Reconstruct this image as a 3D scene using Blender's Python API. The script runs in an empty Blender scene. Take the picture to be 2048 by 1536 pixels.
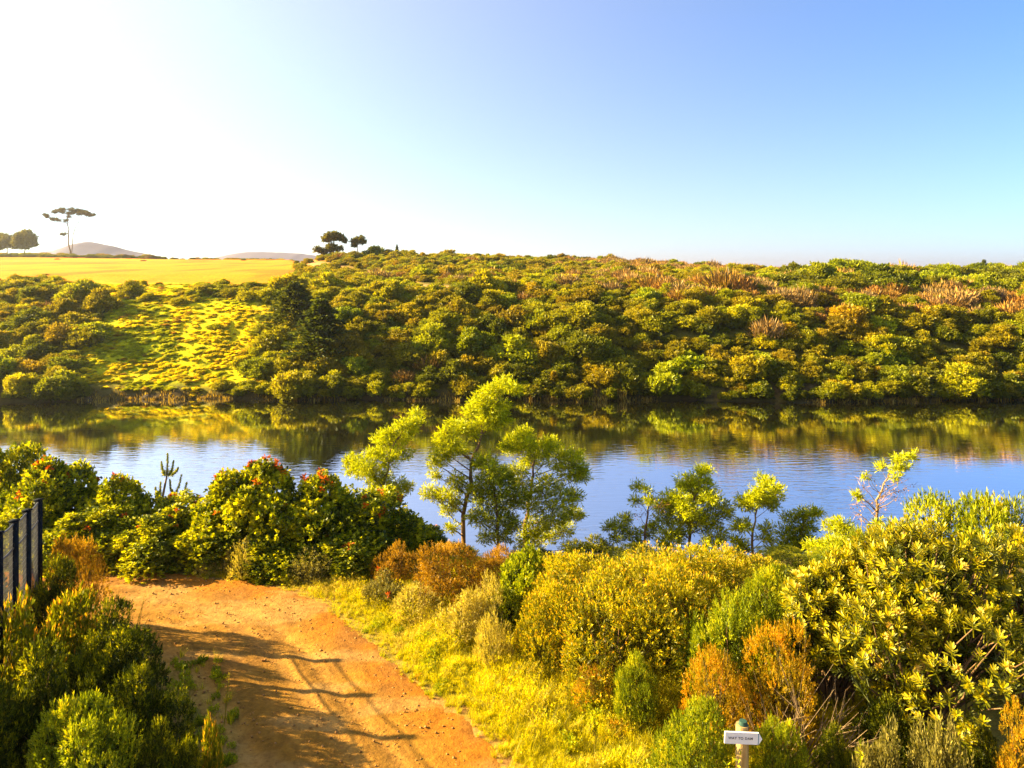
import bpy, math, random, time
import numpy as np
T0 = time.time()
PI = math.pi
rs = np.random.RandomState(7)
random.seed(7)
sc = bpy.context.scene
C = sc.collection

# ------------------------------------------------------------------ camera
EYE = 11.5            # metres above the water of the dam
FPX, CX, HY = 1450.0, 1024.0, 540.0   # focal length, centre and horizon row in photo pixels (2048 wide)
cam_d = bpy.data.cameras.new('camera')
cam = bpy.data.objects.new('camera', cam_d); C.objects.link(cam)
cam.location = (0, 0, EYE); cam.rotation_euler = (PI/2, 0, 0)
cam_d.sensor_width = 36.0
cam_d.lens = 36.0*FPX/2048.0
cam_d.shift_y = -(768-HY)/2048.0
cam_d.clip_start = 0.1; cam_d.clip_end = 20000
sc.camera = cam

# ------------------------------------------------------------------ light
SUN_EL, SUN_AZ = math.radians(23), math.radians(-81)   # azimuth clockwise from the view direction
w = bpy.data.worlds.new('World'); sc.world = w; w.use_nodes = True
nt = w.node_tree; nt.nodes.clear()
sky = nt.nodes.new('ShaderNodeTexSky'); sky.sky_type = 'NISHITA'; sky.sun_disc = False
sky.sun_elevation = SUN_EL; sky.sun_rotation = SUN_AZ
sky.air_density = 1.0; sky.dust_density = .5; sky.ozone_density = 5.0; sky.altitude = 0
SUNDIR = (math.sin(SUN_AZ)*math.cos(SUN_EL), math.cos(SUN_AZ)*math.cos(SUN_EL), math.sin(SUN_EL))
def wn(t): return nt.nodes.new(t)
def wmath(op, a, b=None):
    q = wn('ShaderNodeMath'); q.operation = op
    for i, v in enumerate((a, b)):
        if v is None: continue
        if isinstance(v, (int, float)): q.inputs[i].default_value = v
        else: nt.links.new(v, q.inputs[i])
    return q.outputs[0]
def wmix(op, a, b, fac=1.0):
    q = wn('ShaderNodeMix'); q.data_type = 'RGBA'; q.blend_type = op
    if isinstance(fac, (int, float)): q.inputs[0].default_value = fac
    else: nt.links.new(fac, q.inputs[0])
    for i, v in ((6, a), (7, b)):
        if isinstance(v, tuple): q.inputs[i].default_value = (*v, 1)
        else: nt.links.new(v, q.inputs[i])
    return q.outputs[2]
geo = wn('ShaderNodeTexCoord')
nrm = wn('ShaderNodeVectorMath'); nrm.operation = 'NORMALIZE'; nt.links.new(geo.outputs['Generated'], nrm.inputs[0])
dot = wn('ShaderNodeVectorMath'); dot.operation = 'DOT_PRODUCT'; nt.links.new(nrm.outputs[0], dot.inputs[0]); dot.inputs[1].default_value = SUNDIR
sep = wn('ShaderNodeSeparateXYZ'); nt.links.new(nrm.outputs[0], sep.inputs[0])
aur = wmath('POWER', wmath('MULTIPLY', wmath('ADD', dot.outputs['Value'], 1.0), .5), 3.0)        # broad bright glow of dusty air round the sun
hor = wmath('EXPONENT', wmath('MULTIPLY', wmath('MAXIMUM', sep.outputs[2], 0.0), -6.0))          # warm dust low on the horizon
c1 = wmix('MULTIPLY', sky.outputs[0], (.14, .625, .79))
c2 = wmix('ADD', c1, (3.85, 2.55, .60), aur)
c3 = wmix('ADD', c2, (2.15, .32, .45), hor)
bg = wn('ShaderNodeBackground'); bg.inputs[1].default_value = 0.06
wo = wn('ShaderNodeOutputWorld')
nt.links.new(c3, bg.inputs[0]); nt.links.new(bg.outputs[0], wo.inputs[0])
sd = bpy.data.lights.new('sun', 'SUN'); sd.energy = 5.0; sd.angle = math.radians(0.5); sd.color = (1.0, 0.78, 0.36)
sun = bpy.data.objects.new('sun', sd); C.objects.link(sun)
from mathutils import Vector, Matrix
SUNV = Vector((math.sin(SUN_AZ)*math.cos(SUN_EL), math.cos(SUN_AZ)*math.cos(SUN_EL), math.sin(SUN_EL)))
sun.rotation_euler = SUNV.to_track_quat('Z', 'Y').to_euler()
sc.view_settings.view_transform = 'Standard'; sc.view_settings.look = 'None'
sc.view_settings.gamma = 1.0; sc.view_settings.exposure = 2.5
sc.view_settings.use_curve_mapping = False
cy = sc.cycles
cy.use_denoising = True
cy.max_bounces = 6; cy.diffuse_bounces = 2; cy.glossy_bounces = 3; cy.transmission_bounces = 4; cy.transparent_max_bounces = 6
cy.volume_bounces = 0; cy.caustics_reflective = False; cy.caustics_refractive = False
cy.sample_clamp_indirect = 4

# ------------------------------------------------------------------ noise helpers
_tab = np.random.RandomState(3).rand(256, 256)
def vnoise(x, y):
    xi = np.floor(x).astype(int); yi = np.floor(y).astype(int)
    fx = x-xi; fy = y-yi
    fx = fx*fx*(3-2*fx); fy = fy*fy*(3-2*fy)
    a = _tab[xi & 255, yi & 255]; b = _tab[(xi+1) & 255, yi & 255]
    c = _tab[xi & 255, (yi+1) & 255]; d = _tab[(xi+1) & 255, (yi+1) & 255]
    return a*(1-fx)*(1-fy)+b*fx*(1-fy)+c*(1-fx)*fy+d*fx*fy
def fbm(x, y, o=4):
    s = 0; a = .5; t = 0
    for i in range(o):
        s = s+a*vnoise(x+i*17.3, y+i*9.1); t += a; a *= .5; x = x*2.03; y = y*2.03
    return s/t
def smooth(a, b, x):
    t = np.clip((x-a)/(b-a), 0, 1); return t*t*(3-2*t)

# ------------------------------------------------------------------ terrain height
NEAR_Y = [-80, 0, 15.8, 18, 20, 22, 24, 27, 29.2, 33, 40, 60, 9000]
NEAR_Z = [5.0, 5.0, 4.95, 4.3, 3.2, 2.2, 1.4, .5, 0.0, -1.6, -2, -2, -2]
LY = [0, 52, 60, 64, 64.6, 68, 76, 85, 95, 105, 160, 230, 300, 420, 1200, 9000]
LZ = [-2, -2, -1, 0, .7, 1.9, 5.8, 8.5, 9.5, 10.9, 12.6, 14.4, 17.2, 6, 0, 0]
RY = [0, 52, 60, 64, 64.6, 68, 74, 80, 88, 100, 120]
RZ = [-2, -2, -1, 0, .6, 2.2, 5.9, 8.2, 9.4, 10.1, 10.6]
def hgt(X, Y):
    X = np.asarray(X, float); Y = np.asarray(Y, float)
    wob = (fbm(X*.12, Y*0+3.3, 3)-.5)
    zn = np.interp(Y+wob*2.0*smooth(17, 26, Y), NEAR_Y, NEAR_Z)
    Yw = Y+(fbm(X*.15, Y*0+8.1, 3)-.5)*3.5*(1-smooth(75, 110, Y))
    zl = np.interp(Yw, LY, LZ)
    s = X/np.maximum(Y, 1)
    px = CX+FPX*s
    zl = zl-smooth(240, 300, Y)*smooth(0, 600, px)*2.0*(1-smooth(300, 420, Y))
    yc = np.interp(px, [600, 900, 1200, 1500, 1800, 2048, 2600], [503, 503, 511, 527, 543, 555, 566])
    rz = EYE-(yc-HY)/FPX*160-1.5
    zr = np.interp(Yw, RY, RZ)
    t = smooth(120, 160, Y)
    zr = np.where(Y > 120, 10.6+(rz-10.6)*t, zr)
    zr = zr-smooth(165, 330, Y)*(rz-4)-smooth(330, 1200, Y)*4
    b = smooth(-.31, -.255, s)
    zf = zl*(1-b)+zr*b
    z = np.where(Y < 46, zn, zf)
    amp = np.where(Y < 30, .10*smooth(15, 19, Y), .28*smooth(64, 72, Y))
    amp = amp*(1-.6*smooth(96, 110, Y)*(1-b))*(1-.6*smooth(150, 220, px)*(1-smooth(480, 560, px))*smooth(60, 64, Y)*(1-smooth(88, 96, Y)))
    z = z+amp*(fbm(X*.22+5, Y*.22, 4)-.5)*2
    # gentle mounding of the bank beside the road
    z = z+.12*(fbm(X*.6, Y*.6+40, 3)-.5)*smooth(0.3, 1.2, road_sd(X, Y))*(1-smooth(16, 18, Y))
    return z

ROAD_OUT = np.array([(1.6, -60), (1.2, 3), (.35, 7), (-.22, 9.46), (-.85, 10.5), (-1.82, 11.8), (-2.97, 13.3), (-3.8, 14.1), (-4.7, 14.7), (-6.3, 15.4), (-8.8, 15.6), (-14, 15.3), (-60, 12)])
ROAD_IN = np.array([(-2.6, -60), (-2.9, 3), (-3.6, 7), (-4.07, 9.46), (-4.6, 10.6), (-5.6, 11.6), (-7.6, 12.0), (-12, 11.7), (-60, 8.4)])
ROAD_POLY = np.vstack([ROAD_OUT, ROAD_IN[::-1]])
def _segdist(px, py, a, b):
    ax, ay = a; bx, by = b
    dx, dy = bx-ax, by-ay
    t = np.clip(((px-ax)*dx+(py-ay)*dy)/(dx*dx+dy*dy), 0, 1)
    return np.hypot(px-ax-t*dx, py-ay-t*dy)
def road_sd(X, Y):
    """signed distance to the road edge, negative on the road"""
    X = np.asarray(X, float); Y = np.asarray(Y, float)
    d = np.full(X.shape, 1e9); inside = np.zeros(X.shape, bool)
    n = len(ROAD_POLY)
    for i in range(n):
        a = ROAD_POLY[i]; b = ROAD_POLY[(i+1) % n]
        d = np.minimum(d, _segdist(X, Y, a, b))
        c = ((a[1] > Y) != (b[1] > Y)) & (X < (b[0]-a[0])*(Y-a[1])/((b[1]-a[1]) if b[1] != a[1] else 1e-9)+a[0])
        inside ^= c
    return np.where(inside, -d, d)
def road_out_d(X, Y):
    d = np.full(np.shape(X), 1e9)
    for i in range(len(ROAD_OUT)-1):
        d = np.minimum(d, _segdist(X, Y, ROAD_OUT[i], ROAD_OUT[i+1]))
    return d
def H1(x, y): return float(hgt(np.array([x]), np.array([y]))[0])
def pX(px, D): return (px-CX)/FPX*D
def pZ(py, D): return EYE-(py-HY)/FPX*D
def gpy(X, Y, z): return HY+FPX*(EYE-z)/Y

# ------------------------------------------------------------------ material helpers
def newmat(name):
    m = bpy.data.materials.new(name); m.use_nodes = True
    n = m.node_tree; n.nodes.clear()
    return m, n, n.nodes, n.links
def ramp(nodes, stops):
    r = nodes.new('ShaderNodeValToRGB'); cr = r.color_ramp
    while len(cr.elements) > 1: cr.elements.remove(cr.elements[0])
    cr.elements[0].position = stops[0][0]; cr.elements[0].color = (*stops[0][1], 1)
    for p, c in stops[1:]:
        e = cr.elements.new(p); e.color = (*c, 1)
    return r
def leaf_shader(m, n, L, col, trans=.33, gloss=.015, rough=.45, warm=(1.0, .95, .25)):
    d = n.new('ShaderNodeBsdfDiffuse'); t = n.new('ShaderNodeBsdfTranslucent'); g = n.new('ShaderNodeBsdfGlossy')
    mul = n.new('ShaderNodeMix'); mul.data_type = 'RGBA'; mul.blend_type = 'MULTIPLY'; mul.inputs[0].default_value = 1
    L.new(col, mul.inputs[6]); mul.inputs[7].default_value = (1.5*warm[0], 1.5*warm[1], 1.5*warm[2], 1)
    L.new(col, d.inputs[0]); L.new(mul.outputs[2], t.inputs[0])
    a = n.new('ShaderNodeMixShader'); a.inputs[0].default_value = trans
    L.new(d.outputs[0], a.inputs[1]); L.new(t.outputs[0], a.inputs[2])
    g.inputs['Roughness'].default_value = rough
    b = n.new('ShaderNodeMixShader'); b.inputs[0].default_value = gloss
    L.new(a.outputs[0], b.inputs[1]); L.new(g.outputs[0], b.inputs[2])
    o = n.new('ShaderNodeOutputMaterial'); L.new(b.outputs[0], o.inputs[0])
def leafmat(name, stops, **kw):
    """each leaf carries a number v; the ramp turns it into leaf colour, shade and highlights included"""
    m, nt_, n, L = newmat(name)
    a = n.new('ShaderNodeAttribute'); a.attribute_name = 'v'
    r = ramp(n, [(q, tuple(min(.85, c*(.62+.80*q)*(1.0 if ch == 0 else .35 if ch == 2 else .93)) for ch, c in enumerate(cc))) for q, cc in stops]); L.new(a.outputs['Fac'], r.inputs[0])  # low v darkened as shade, high v brightened as sunlit highlights
    leaf_shader(m, n, L, r.outputs[0], **kw)
    return m
def tintmat(name, **kw):
    """colour from the individual plant (its tint) varied leaf by leaf"""
    m, nt_, n, L = newmat(name)
    ti = n.new('ShaderNodeAttribute'); ti.attribute_type = 'INSTANCER'; ti.attribute_name = 'tint'
    a = n.new('ShaderNodeAttribute'); a.attribute_name = 'v'
    r = ramp(n, [(0, (.22, .27, .3)), (.5, (.98, 1, .8)), (.85, (1.65, 1.55, .8)), (1, (2.2, 1.9, .8))])  # dark low end paints shadow between leaves, bright end sunlit foliage
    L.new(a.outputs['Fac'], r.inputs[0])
    mul = n.new('ShaderNodeMix'); mul.data_type = 'RGBA'; mul.blend_type = 'MULTIPLY'; mul.inputs[0].default_value = 1
    L.new(ti.outputs['Color'], mul.inputs[6]); L.new(r.outputs[0], mul.inputs[7])
    leaf_shader(m, n, L, mul.outputs[2], **kw)
    return m
def plainmat(name, stops, scale=6, rough=.85, bump=.3, stretch=(1, 1, 1), spec=.3, detail=6):
    m, nt_, n, L = newmat(name)
    tc = n.new('ShaderNodeTexCoord'); mp = n.new('ShaderNodeMapping'); mp.inputs['Scale'].default_value = stretch
    no = n.new('ShaderNodeTexNoise'); no.inputs['Scale'].default_value = scale; no.inputs['Detail'].default_value = detail
    L.new(tc.outputs['Object'], mp.inputs[0]); L.new(mp.outputs[0], no.inputs['Vector'])
    r = ramp(n, stops); L.new(no.outputs['Fac'], r.inputs[0])
    p = n.new('ShaderNodeBsdfPrincipled'); p.inputs['Roughness'].default_value = rough; p.inputs['Specular IOR Level'].default_value = spec
    L.new(r.outputs[0], p.inputs['Base Color'])
    b = n.new('ShaderNodeBump'); b.inputs['Strength'].default_value = bump; b.inputs['Distance'].default_value = .02
    L.new(no.outputs['Fac'], b.inputs['Height']); L.new(b.outputs[0], p.inputs['Normal'])
    o = n.new('ShaderNodeOutputMaterial'); L.new(p.outputs[0], o.inputs[0])
    return m

BARK = plainmat('bark', [(.3, (.10, .055, .025)), (.7, (.26, .15, .07))], 14, stretch=(1, 1, .25))
BARKPALE = plainmat('pale_bark', [(.3, (.16, .10, .05)), (.7, (.34, .23, .12))], 14, stretch=(1, 1, .25))
TWIG = plainmat('twig', [(.3, (.12, .06, .03)), (.7, (.25, .13, .07))], 10)

# ------------------------------------------------------------------ mesh helpers
def quadmesh(name, V, Q, mat, v=None, vc=None, vcname='ground', smooth_=False):
    me = bpy.data.meshes.new(name)
    V = np.ascontiguousarray(V, dtype=np.float32).reshape(-1, 3); Q = np.ascontiguousarray(Q, dtype=np.int32).reshape(-1, 4)
    me.vertices.add(len(V)); me.vertices.foreach_set('co', V.ravel())
    me.loops.add(Q.size); me.loops.foreach_set('vertex_index', Q.ravel())
    me.polygons.add(len(Q)); me.polygons.foreach_set('loop_start', np.arange(0, Q.size, 4, dtype=np.int32))
    if smooth_: me.polygons.foreach_set('use_smooth', np.ones(len(Q), bool))
    if v is not None:
        a = me.attributes.new('v', 'FLOAT', 'POINT'); a.data.foreach_set('value', np.ascontiguousarray(v, dtype=np.float32))
    if vc is not None:
        a = me.attributes.new(vcname, 'FLOAT_COLOR', 'POINT')
        cc = np.ones((len(V), 4), np.float32); cc[:, :3] = vc
        a.data.foreach_set('color', cc.ravel())
    me.update(calc_edges=True)
    if mat: me.materials.append(mat)
    return me
def obj(name, me, parent=None, loc=(0, 0, 0)):
    o = bpy.data.objects.new(name, me); C.objects.link(o); o.location = loc
    if parent: o.parent = parent
    return o
def tag(o, label=None, cat=None, group=None, kind=None):
    if label: o['label'] = label
    if cat: o['category'] = cat
    if group: o['group'] = group
    if kind: o['kind'] = kind
    return o
def empty(name, loc, rz=0, scale=1):
    o = bpy.data.objects.new(name, None); C.objects.link(o); o.location = loc; o.rotation_euler = (0, 0, rz)
    o.scale = (scale, scale, scale) if np.isscalar(scale) else scale
    o.empty_display_size = .2
    return o
def unit(a): return a/np.maximum(np.linalg.norm(a, axis=-1, keepdims=True), 1e-9)
def leafquads(P, D, L, W, rng, vv=None, fold=.0):
    """diamond leaves: P base, D direction, L length, W width"""
    n = len(P); L = np.broadcast_to(L, (n,))[:, None]; W = np.broadcast_to(W, (n,))[:, None]
    r = unit(rng.randn(n, 3)); S = unit(np.cross(D, r)); N = np.cross(D, S)
    a = P; b = P+D*L*.5+S*W*.5+N*W*fold; c = P+D*L; d = P+D*L*.5-S*W*.5+N*W*fold
    V = np.stack([a, b, c, d], 1).reshape(-1, 3)
    Q = np.arange(4*n).reshape(-1, 4)
    if vv is None: vv = rng.rand(n)
    return V, Q, np.repeat(vv, 4)
class MB:
    def __init__(s): s.V = []; s.Q = []; s.v = []; s.n = 0
    def add(s, V, Q, v=None):
        s.V.append(np.asarray(V, float)); s.Q.append(np.asarray(Q)+s.n); s.n += len(V)
        s.v.append(np.full(len(V), .5) if v is None else v)
    def tube(s, pts, rad, k=5, cap=True):
        pts = np.asarray(pts, float); m = len(pts); rad = np.broadcast_to(rad, (m,))
        t = np.gradient(pts, axis=0); t = unit(t)
        ref = np.array([0, 0, 1.]) if abs(t[0][2]) < .9 else np.array([1., 0, 0])
        u = unit(np.cross(t, ref)); w_ = np.cross(t, u)
        an = np.arange(k)/k*2*PI
        V = pts[:, None]+rad[:, None, None]*(u[:, None]*np.cos(an)[None, :, None]+w_[:, None]*np.sin(an)[None, :, None])
        V = V.reshape(-1, 3); Q = []
        for i in range(m-1):
            for j in range(k):
                Q.append((i*k+j, i*k+(j+1) % k, (i+1)*k+(j+1) % k, (i+1)*k+j))
        s.add(V, np.array(Q), np.full(len(V), .5))
        if cap:
            for e in (0, m-1):
                cV = np.vstack([V[e*k:(e+1)*k], pts[e][None]])
                s.add(cV, np.array([(j, (j+1) % k, k, k) for j in range(k)])[:, [0, 1, 2, 2]] if False else np.array([(2*j, (2*j+1) % k, (2*j+2) % k, k) for j in range((k+1)//2)]))
    def box(s, c, h):
        c = np.array(c, float); h = np.array(h, float)
        sg = np.array([(-1, -1, -1), (1, -1, -1), (1, 1, -1), (-1, 1, -1), (-1, -1, 1), (1, -1, 1), (1, 1, 1), (-1, 1, 1)])
        s.add(c+sg*h, np.array([(0, 3, 2, 1), (4, 5, 6, 7), (0, 1, 5, 4), (1, 2, 6, 5), (2, 3, 7, 6), (3, 0, 4, 7)]))
    def mesh(s, name, mat, sm=False):
        return quadmesh(name, np.vstack(s.V), np.vstack(s.Q), mat, v=np.concatenate(s.v), smooth_=sm)

# ------------------------------------------------------------------ terrain sheet
def axis(segs):
    out = [segs[0][0]]
    for a, b, st in segs:
        n = max(1, int(round((b-a)/st))); out += list(np.linspace(a, b, n+1)[1:])
    return np.array(out)
xs = axis([(-3000, -2000, 500), (-2000, -400, 200), (-400, -120, 28), (-120, -30, 1.5), (-30, -10, .6), (-10, 10, .22), (10, 30, .6), (30, 120, 1.5), (120, 400, 28), (400, 2000, 200), (2000, 3000, 500)])
ys = axis([(-400, -20, 40), (-20, 5, 2), (5, 18, .22), (18, 32, .45), (32, 62, 1.5), (62, 110, .75), (110, 180, 1.2), (180, 340, 3), (340, 1200, 50), (1200, 3000, 450)])
GX, GY = np.meshgrid(xs, ys)
X, Y = GX.ravel(), GY.ravel()
Z = hgt(X, Y)
sdr = road_sd(X, Y)
Z = Z-.06*smooth(0, .25, -sdr)
s_ = X/np.maximum(Y, 1)
pxx = CX+FPX*s_
left = 1-smooth(600, 680, pxx)
def mixc(a, b, t): return a*(1-t[:, None])+np.asarray(b)[None]*t[:, None]
n1 = fbm(X*.5, Y*.5, 4); n2 = fbm(X*.09+7, Y*.09, 4); n3 = fbm(X*2.2, Y*2.2+9, 3)
col = np.zeros((len(X), 3))+np.array([.16, .13, .02])
col = mixc(col, (.30, .20, .03), smooth(.4, .65, n1))
col = mixc(col, (.36, .17, .05), smooth(.55, .7, n3)*(1-smooth(0, .8, np.abs(sdr))))     # soil showing at the verge
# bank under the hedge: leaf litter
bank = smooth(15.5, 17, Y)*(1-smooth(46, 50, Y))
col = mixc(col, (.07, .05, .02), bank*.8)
# lake bed
col = mixc(col, (.05, .04, .02), smooth(29, 31, Y)*(1-smooth(63, 64, Y)))
far = smooth(63, 64.5, Y)
col = mixc(col, (.13, .11, .015), far)
col = mixc(col, (.24, .15, .04), far*smooth(.5, .6, n2)*smooth(90, 120, Y))
# bare bank at the waterline
col = mixc(col, (.07, .045, .02), far*(1-smooth(65.3, 66.5, Y+n1*1.5)))
# meadow on the left
mead = far*smooth(150, 200, pxx)*(1-smooth(500, 560, pxx))*smooth(65.5, 67, Y)
mead_col = np.array([.62, .49, .002])[None]*(0.75+.5*n1)[:, None]
mead_col = mead_col*(1-smooth(.52, .66, n2))[:, None]+np.array([.33, .34, .002])[None]*smooth(.52, .66, n2)[:, None]
col = col*(1-mead[:, None])+mead_col*mead[:, None]
# golden field on the left plateau
fld = left*smooth(92, 98, Y+(n2-.5)*10)
fcol = np.array([.74, .24, .0])[None]*(0.85+.3*fbm(X*.05, Y*.02, 4))[:, None]
fcol = fcol*(1-.35*smooth(.5, .7, fbm(X*.2, Y*.05+3, 4)))[:, None]*(.9+.2*fbm(X*.03+50, Y*.4, 3))[:, None]
fld = fld*(1-smooth(285, 292, Y))
col = col*(1-fld[:, None])+fcol*fld[:, None]
ridge = left*smooth(285, 292, Y)
col = mixc(col, (.20, .16, .06), ridge)
# sandy tracks over the far slope
TR = [[(600, 524), (650, 530), (705, 541), (760, 553), (850, 574), (930, 579), (1040, 590), (1150, 589), (1230, 603)]]
pyy = gpy(X, np.maximum(Y, 1), Z)
trk = np.full(X.shape, 1e9)
for line in TR:
    for a, b in zip(line[:-1], line[1:]):
        trk = np.minimum(trk, np.where(Y > 80, _segdist(pxx, pyy, a, b), 1e9))
tk = (1-smooth(3.5, 7, trk))*smooth(85, 90, Y)
col = mixc(col, (.55, .27, .10), tk)
Q = []
nx, ny = len(xs), len(ys)
I = np.arange(nx*ny).reshape(ny, nx)
Q = np.stack([I[:-1, :-1], I[:-1, 1:], I[1:, 1:], I[1:, :-1]], -1).reshape(-1, 4)
m, nt_, n, L = newmat('earth_and_grass')
at = n.new('ShaderNodeAttribute'); at.attribute_name = 'ground'
ge = n.new('ShaderNodeNewGeometry')
no = n.new('ShaderNodeTexNoise'); no.inputs['Scale'].default_value = 2.6; no.inputs['Detail'].default_value = 9; no.inputs['Roughness'].default_value = .7
L.new(ge.outputs['Position'], no.inputs['Vector'])
r = ramp(n, [(.3, (.5, .55, .5)), (.5, (1, 1, 1)), (.7, (1.4, 1.3, 1.2))]); L.new(no.outputs['Fac'], r.inputs[0])
mul = n.new('ShaderNodeMix'); mul.data_type = 'RGBA'; mul.blend_type = 'MULTIPLY'; mul.inputs[0].default_value = 1
L.new(at.outputs['Color'], mul.inputs[6]); L.new(r.outputs[0], mul.inputs[7])
p = n.new('ShaderNodeBsdfPrincipled'); p.inputs['Roughness'].default_value = 1; p.inputs['Specular IOR Level'].default_value = .1
L.new(mul.outputs[2], p.inputs['Base Color'])
b = n.new('ShaderNodeBump'); b.inputs['Strength'].default_value = .8; b.inputs['Distance'].default_value = .12
L.new(no.outputs['Fac'], b.inputs['Height']); L.new(b.outputs[0], p.inputs['Normal'])
o = n.new('ShaderNodeOutputMaterial'); L.new(p.outputs[0], o.inputs[0])
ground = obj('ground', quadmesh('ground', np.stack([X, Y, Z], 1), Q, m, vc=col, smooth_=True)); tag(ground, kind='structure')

# ------------------------------------------------------------------ dirt road
xr = axis([(-30, -12, .5), (-12, 2, .075)]); yr = axis([(-20, 5, 1), (5, 16.4, .075)])
RX, RY2 = np.meshgrid(xr, yr); A, B = RX.ravel(), RY2.ravel()
sd_ = road_sd(A, B)+(fbm(A*1.6, B*1.6, 4)-.5)*.55
dout = road_out_d(A, B)
dw = dout+(fbm(A*.5, B*.5+9, 2)-.5)*.3
rut = sum(k_*np.exp(-((dw-c_)/w_)**2) for c_, w_, k_ in ((.95, .13, .8), (1.4, .16, 1.0), (2.55, .14, 1.0), (2.95, .13, .7), (1.9, .1, .3)))
zr_ = hgt(A, B)+.006-.07*smooth(0, .3, sd_)-.045*rut+.03*(fbm(A*1.3, B*1.3, 3)-.5)+.030*(fbm(A*5, B*5, 4)-.5)
zr_ += .02*np.sin(dout*9+fbm(A*.4, B*.4)*4)*smooth(.2, .6, -sd_)*.6
keep_v = sd_ < .35
I = np.arange(len(A)).reshape(len(yr), len(xr))
Qr = np.stack([I[:-1, :-1], I[:-1, 1:], I[1:, 1:], I[1:, :-1]], -1).reshape(-1, 4)
Qr = Qr[keep_v[Qr].all(1)]
used = np.unique(Qr); remap = np.full(len(A), -1); remap[used] = np.arange(len(used)); Qr = remap[Qr]
rc = np.zeros((len(A), 3))+np.array([.30, .138, .013])
rc = mixc(rc, (.40, .19, .034), np.clip(rut, 0, 1)*.8); rc = rc*(.60+.80*fbm(dw*9, A*.5+B*.3, 3))[:, None]*(1-.22*np.exp(-((dw-2.0)/.35)**2)*fbm(A*2, B*2+5, 3)*1.6)[:, None]
edge = 1-smooth(.1, .9, dout+(fbm(A*2, B*2)-.5)*.6)
rc = mixc(rc, (.33, .115, .004), edge*.85)
gr = smooth(.5, .7, fbm(A*1.1+4, B*.9, 4)); rc = mixc(rc, (.19, .085, .018), gr*.6)
lt = smooth(.55, .7, fbm(A*.7+14, B*2.2, 4)); rc = mixc(rc, (.40, .23, .07), lt*.45)
inn = (1-smooth(.1, .8, -road_sd(A, B)))*(dout > 2); rc = mixc(rc, (.33, .24, .05), inn*.6)
m, nt_, n, L = newmat('orange_dirt')
at = n.new('ShaderNodeAttribute'); at.attribute_name = 'ground'
ge = n.new('ShaderNodeNewGeometry')
n1_ = n.new('ShaderNodeTexNoise'); n1_.inputs['Scale'].default_value = 9; n1_.inputs['Detail'].default_value = 10; n1_.inputs['Roughness'].default_value = .75
n2_ = n.new('ShaderNodeTexVoronoi'); n2_.inputs['Scale'].default_value = 26
L.new(ge.outputs['Position'], n1_.inputs['Vector']); L.new(ge.outputs['Position'], n2_.inputs['Vector'])
r = ramp(n, [(.3, (.55, .5, .45)), (.5, (1, 1, 1)), (.7, (1.3, 1.35, 1.5))]); L.new(n1_.outputs['Fac'], r.inputs[0])
mul = n.new('ShaderNodeMix'); mul.data_type = 'RGBA'; mul.blend_type = 'MULTIPLY'; mul.inputs[0].default_value = 1
L.new(at.outputs['Color'], mul.inputs[6]); L.new(r.outputs[0], mul.inputs[7])
p = n.new('ShaderNodeBsdfPrincipled'); p.inputs['Roughness'].default_value = .95; p.inputs['Specular IOR Level'].default_value = .15
L.new(mul.outputs[2], p.inputs['Base Color'])
b = n.new('ShaderNodeBump'); b.inputs['Strength'].default_value = .9; b.inputs['Distance'].default_value = .03
b2 = n.new('ShaderNodeBump'); b2.inputs['Strength'].default_value = .35; b2.inputs['Distance'].default_value = .012
L.new(n1_.outputs['Fac'], b.inputs['Height']); L.new(n2_.outputs['Distance'], b2.inputs['Height']); L.new(b.outputs[0], b2.inputs['Normal']); L.new(b2.outputs[0], p.inputs['Normal'])
o = n.new('ShaderNodeOutputMaterial'); L.new(p.outputs[0], o.inputs[0])
road = obj('dirt_road', quadmesh('dirt_road', np.stack([A, B, zr_], 1)[used], Qr, m, vc=rc[used], smooth_=True)); tag(road, kind='structure')

# ------------------------------------------------------------------ water
m, nt_, n, L = newmat('dam_water')
ge = n.new('ShaderNodeNewGeometry')
mp = n.new('ShaderNodeMapping'); mp.inputs['Rotation'].default_value = (0, 0, math.radians(-24)); mp.inputs['Scale'].default_value = (.55, 2.2, 1)
L.new(ge.outputs['Position'], mp.inputs[0])
na = n.new('ShaderNodeTexNoise'); na.inputs['Scale'].default_value = 1.6; na.inputs['Detail'].default_value = 3; na.inputs['Distortion'].default_value = .3
L.new(mp.outputs[0], na.inputs['Vector'])
# ripples fade out towards the sheltered far bank
sx = n.new('ShaderNodeSeparateXYZ'); L.new(ge.outputs['Position'], sx.inputs[0])
mr = n.new('ShaderNodeMapRange'); mr.interpolation_type = 'SMOOTHSTEP'
mr.inputs[1].default_value = 36; mr.inputs[2].default_value = 58; mr.inputs[3].default_value = 1.0; mr.inputs[4].default_value = .10
L.new(sx.outputs[1], mr.inputs[0])
b = n.new('ShaderNodeBump'); b.inputs['Distance'].default_value = .10
ms = n.new('ShaderNodeMath'); ms.operation = 'MULTIPLY'; ms.inputs[1].default_value = .13; wnz = n.new('ShaderNodeTexNoise'); wnz.inputs['Scale'].default_value = .09; wnz.inputs['Detail'].default_value = 2; L.new(ge.outputs['Position'], wnz.inputs['Vector'])
wmr = n.new('ShaderNodeMapRange'); wmr.inputs[1].default_value = .35; wmr.inputs[2].default_value = .65; wmr.inputs[3].default_value = .35; wmr.inputs[4].default_value = 1.5; L.new(wnz.outputs['Fac'], wmr.inputs[0])
mm = n.new('ShaderNodeMath'); mm.operation = 'MULTIPLY'; L.new(mr.outputs[0], mm.inputs[0]); L.new(wmr.outputs[0], mm.inputs[1]); L.new(mm.outputs[0], ms.inputs[0])
L.new(ms.outputs[0], b.inputs['Strength']); L.new(na.outputs['Fac'], b.inputs['Height'])
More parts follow.
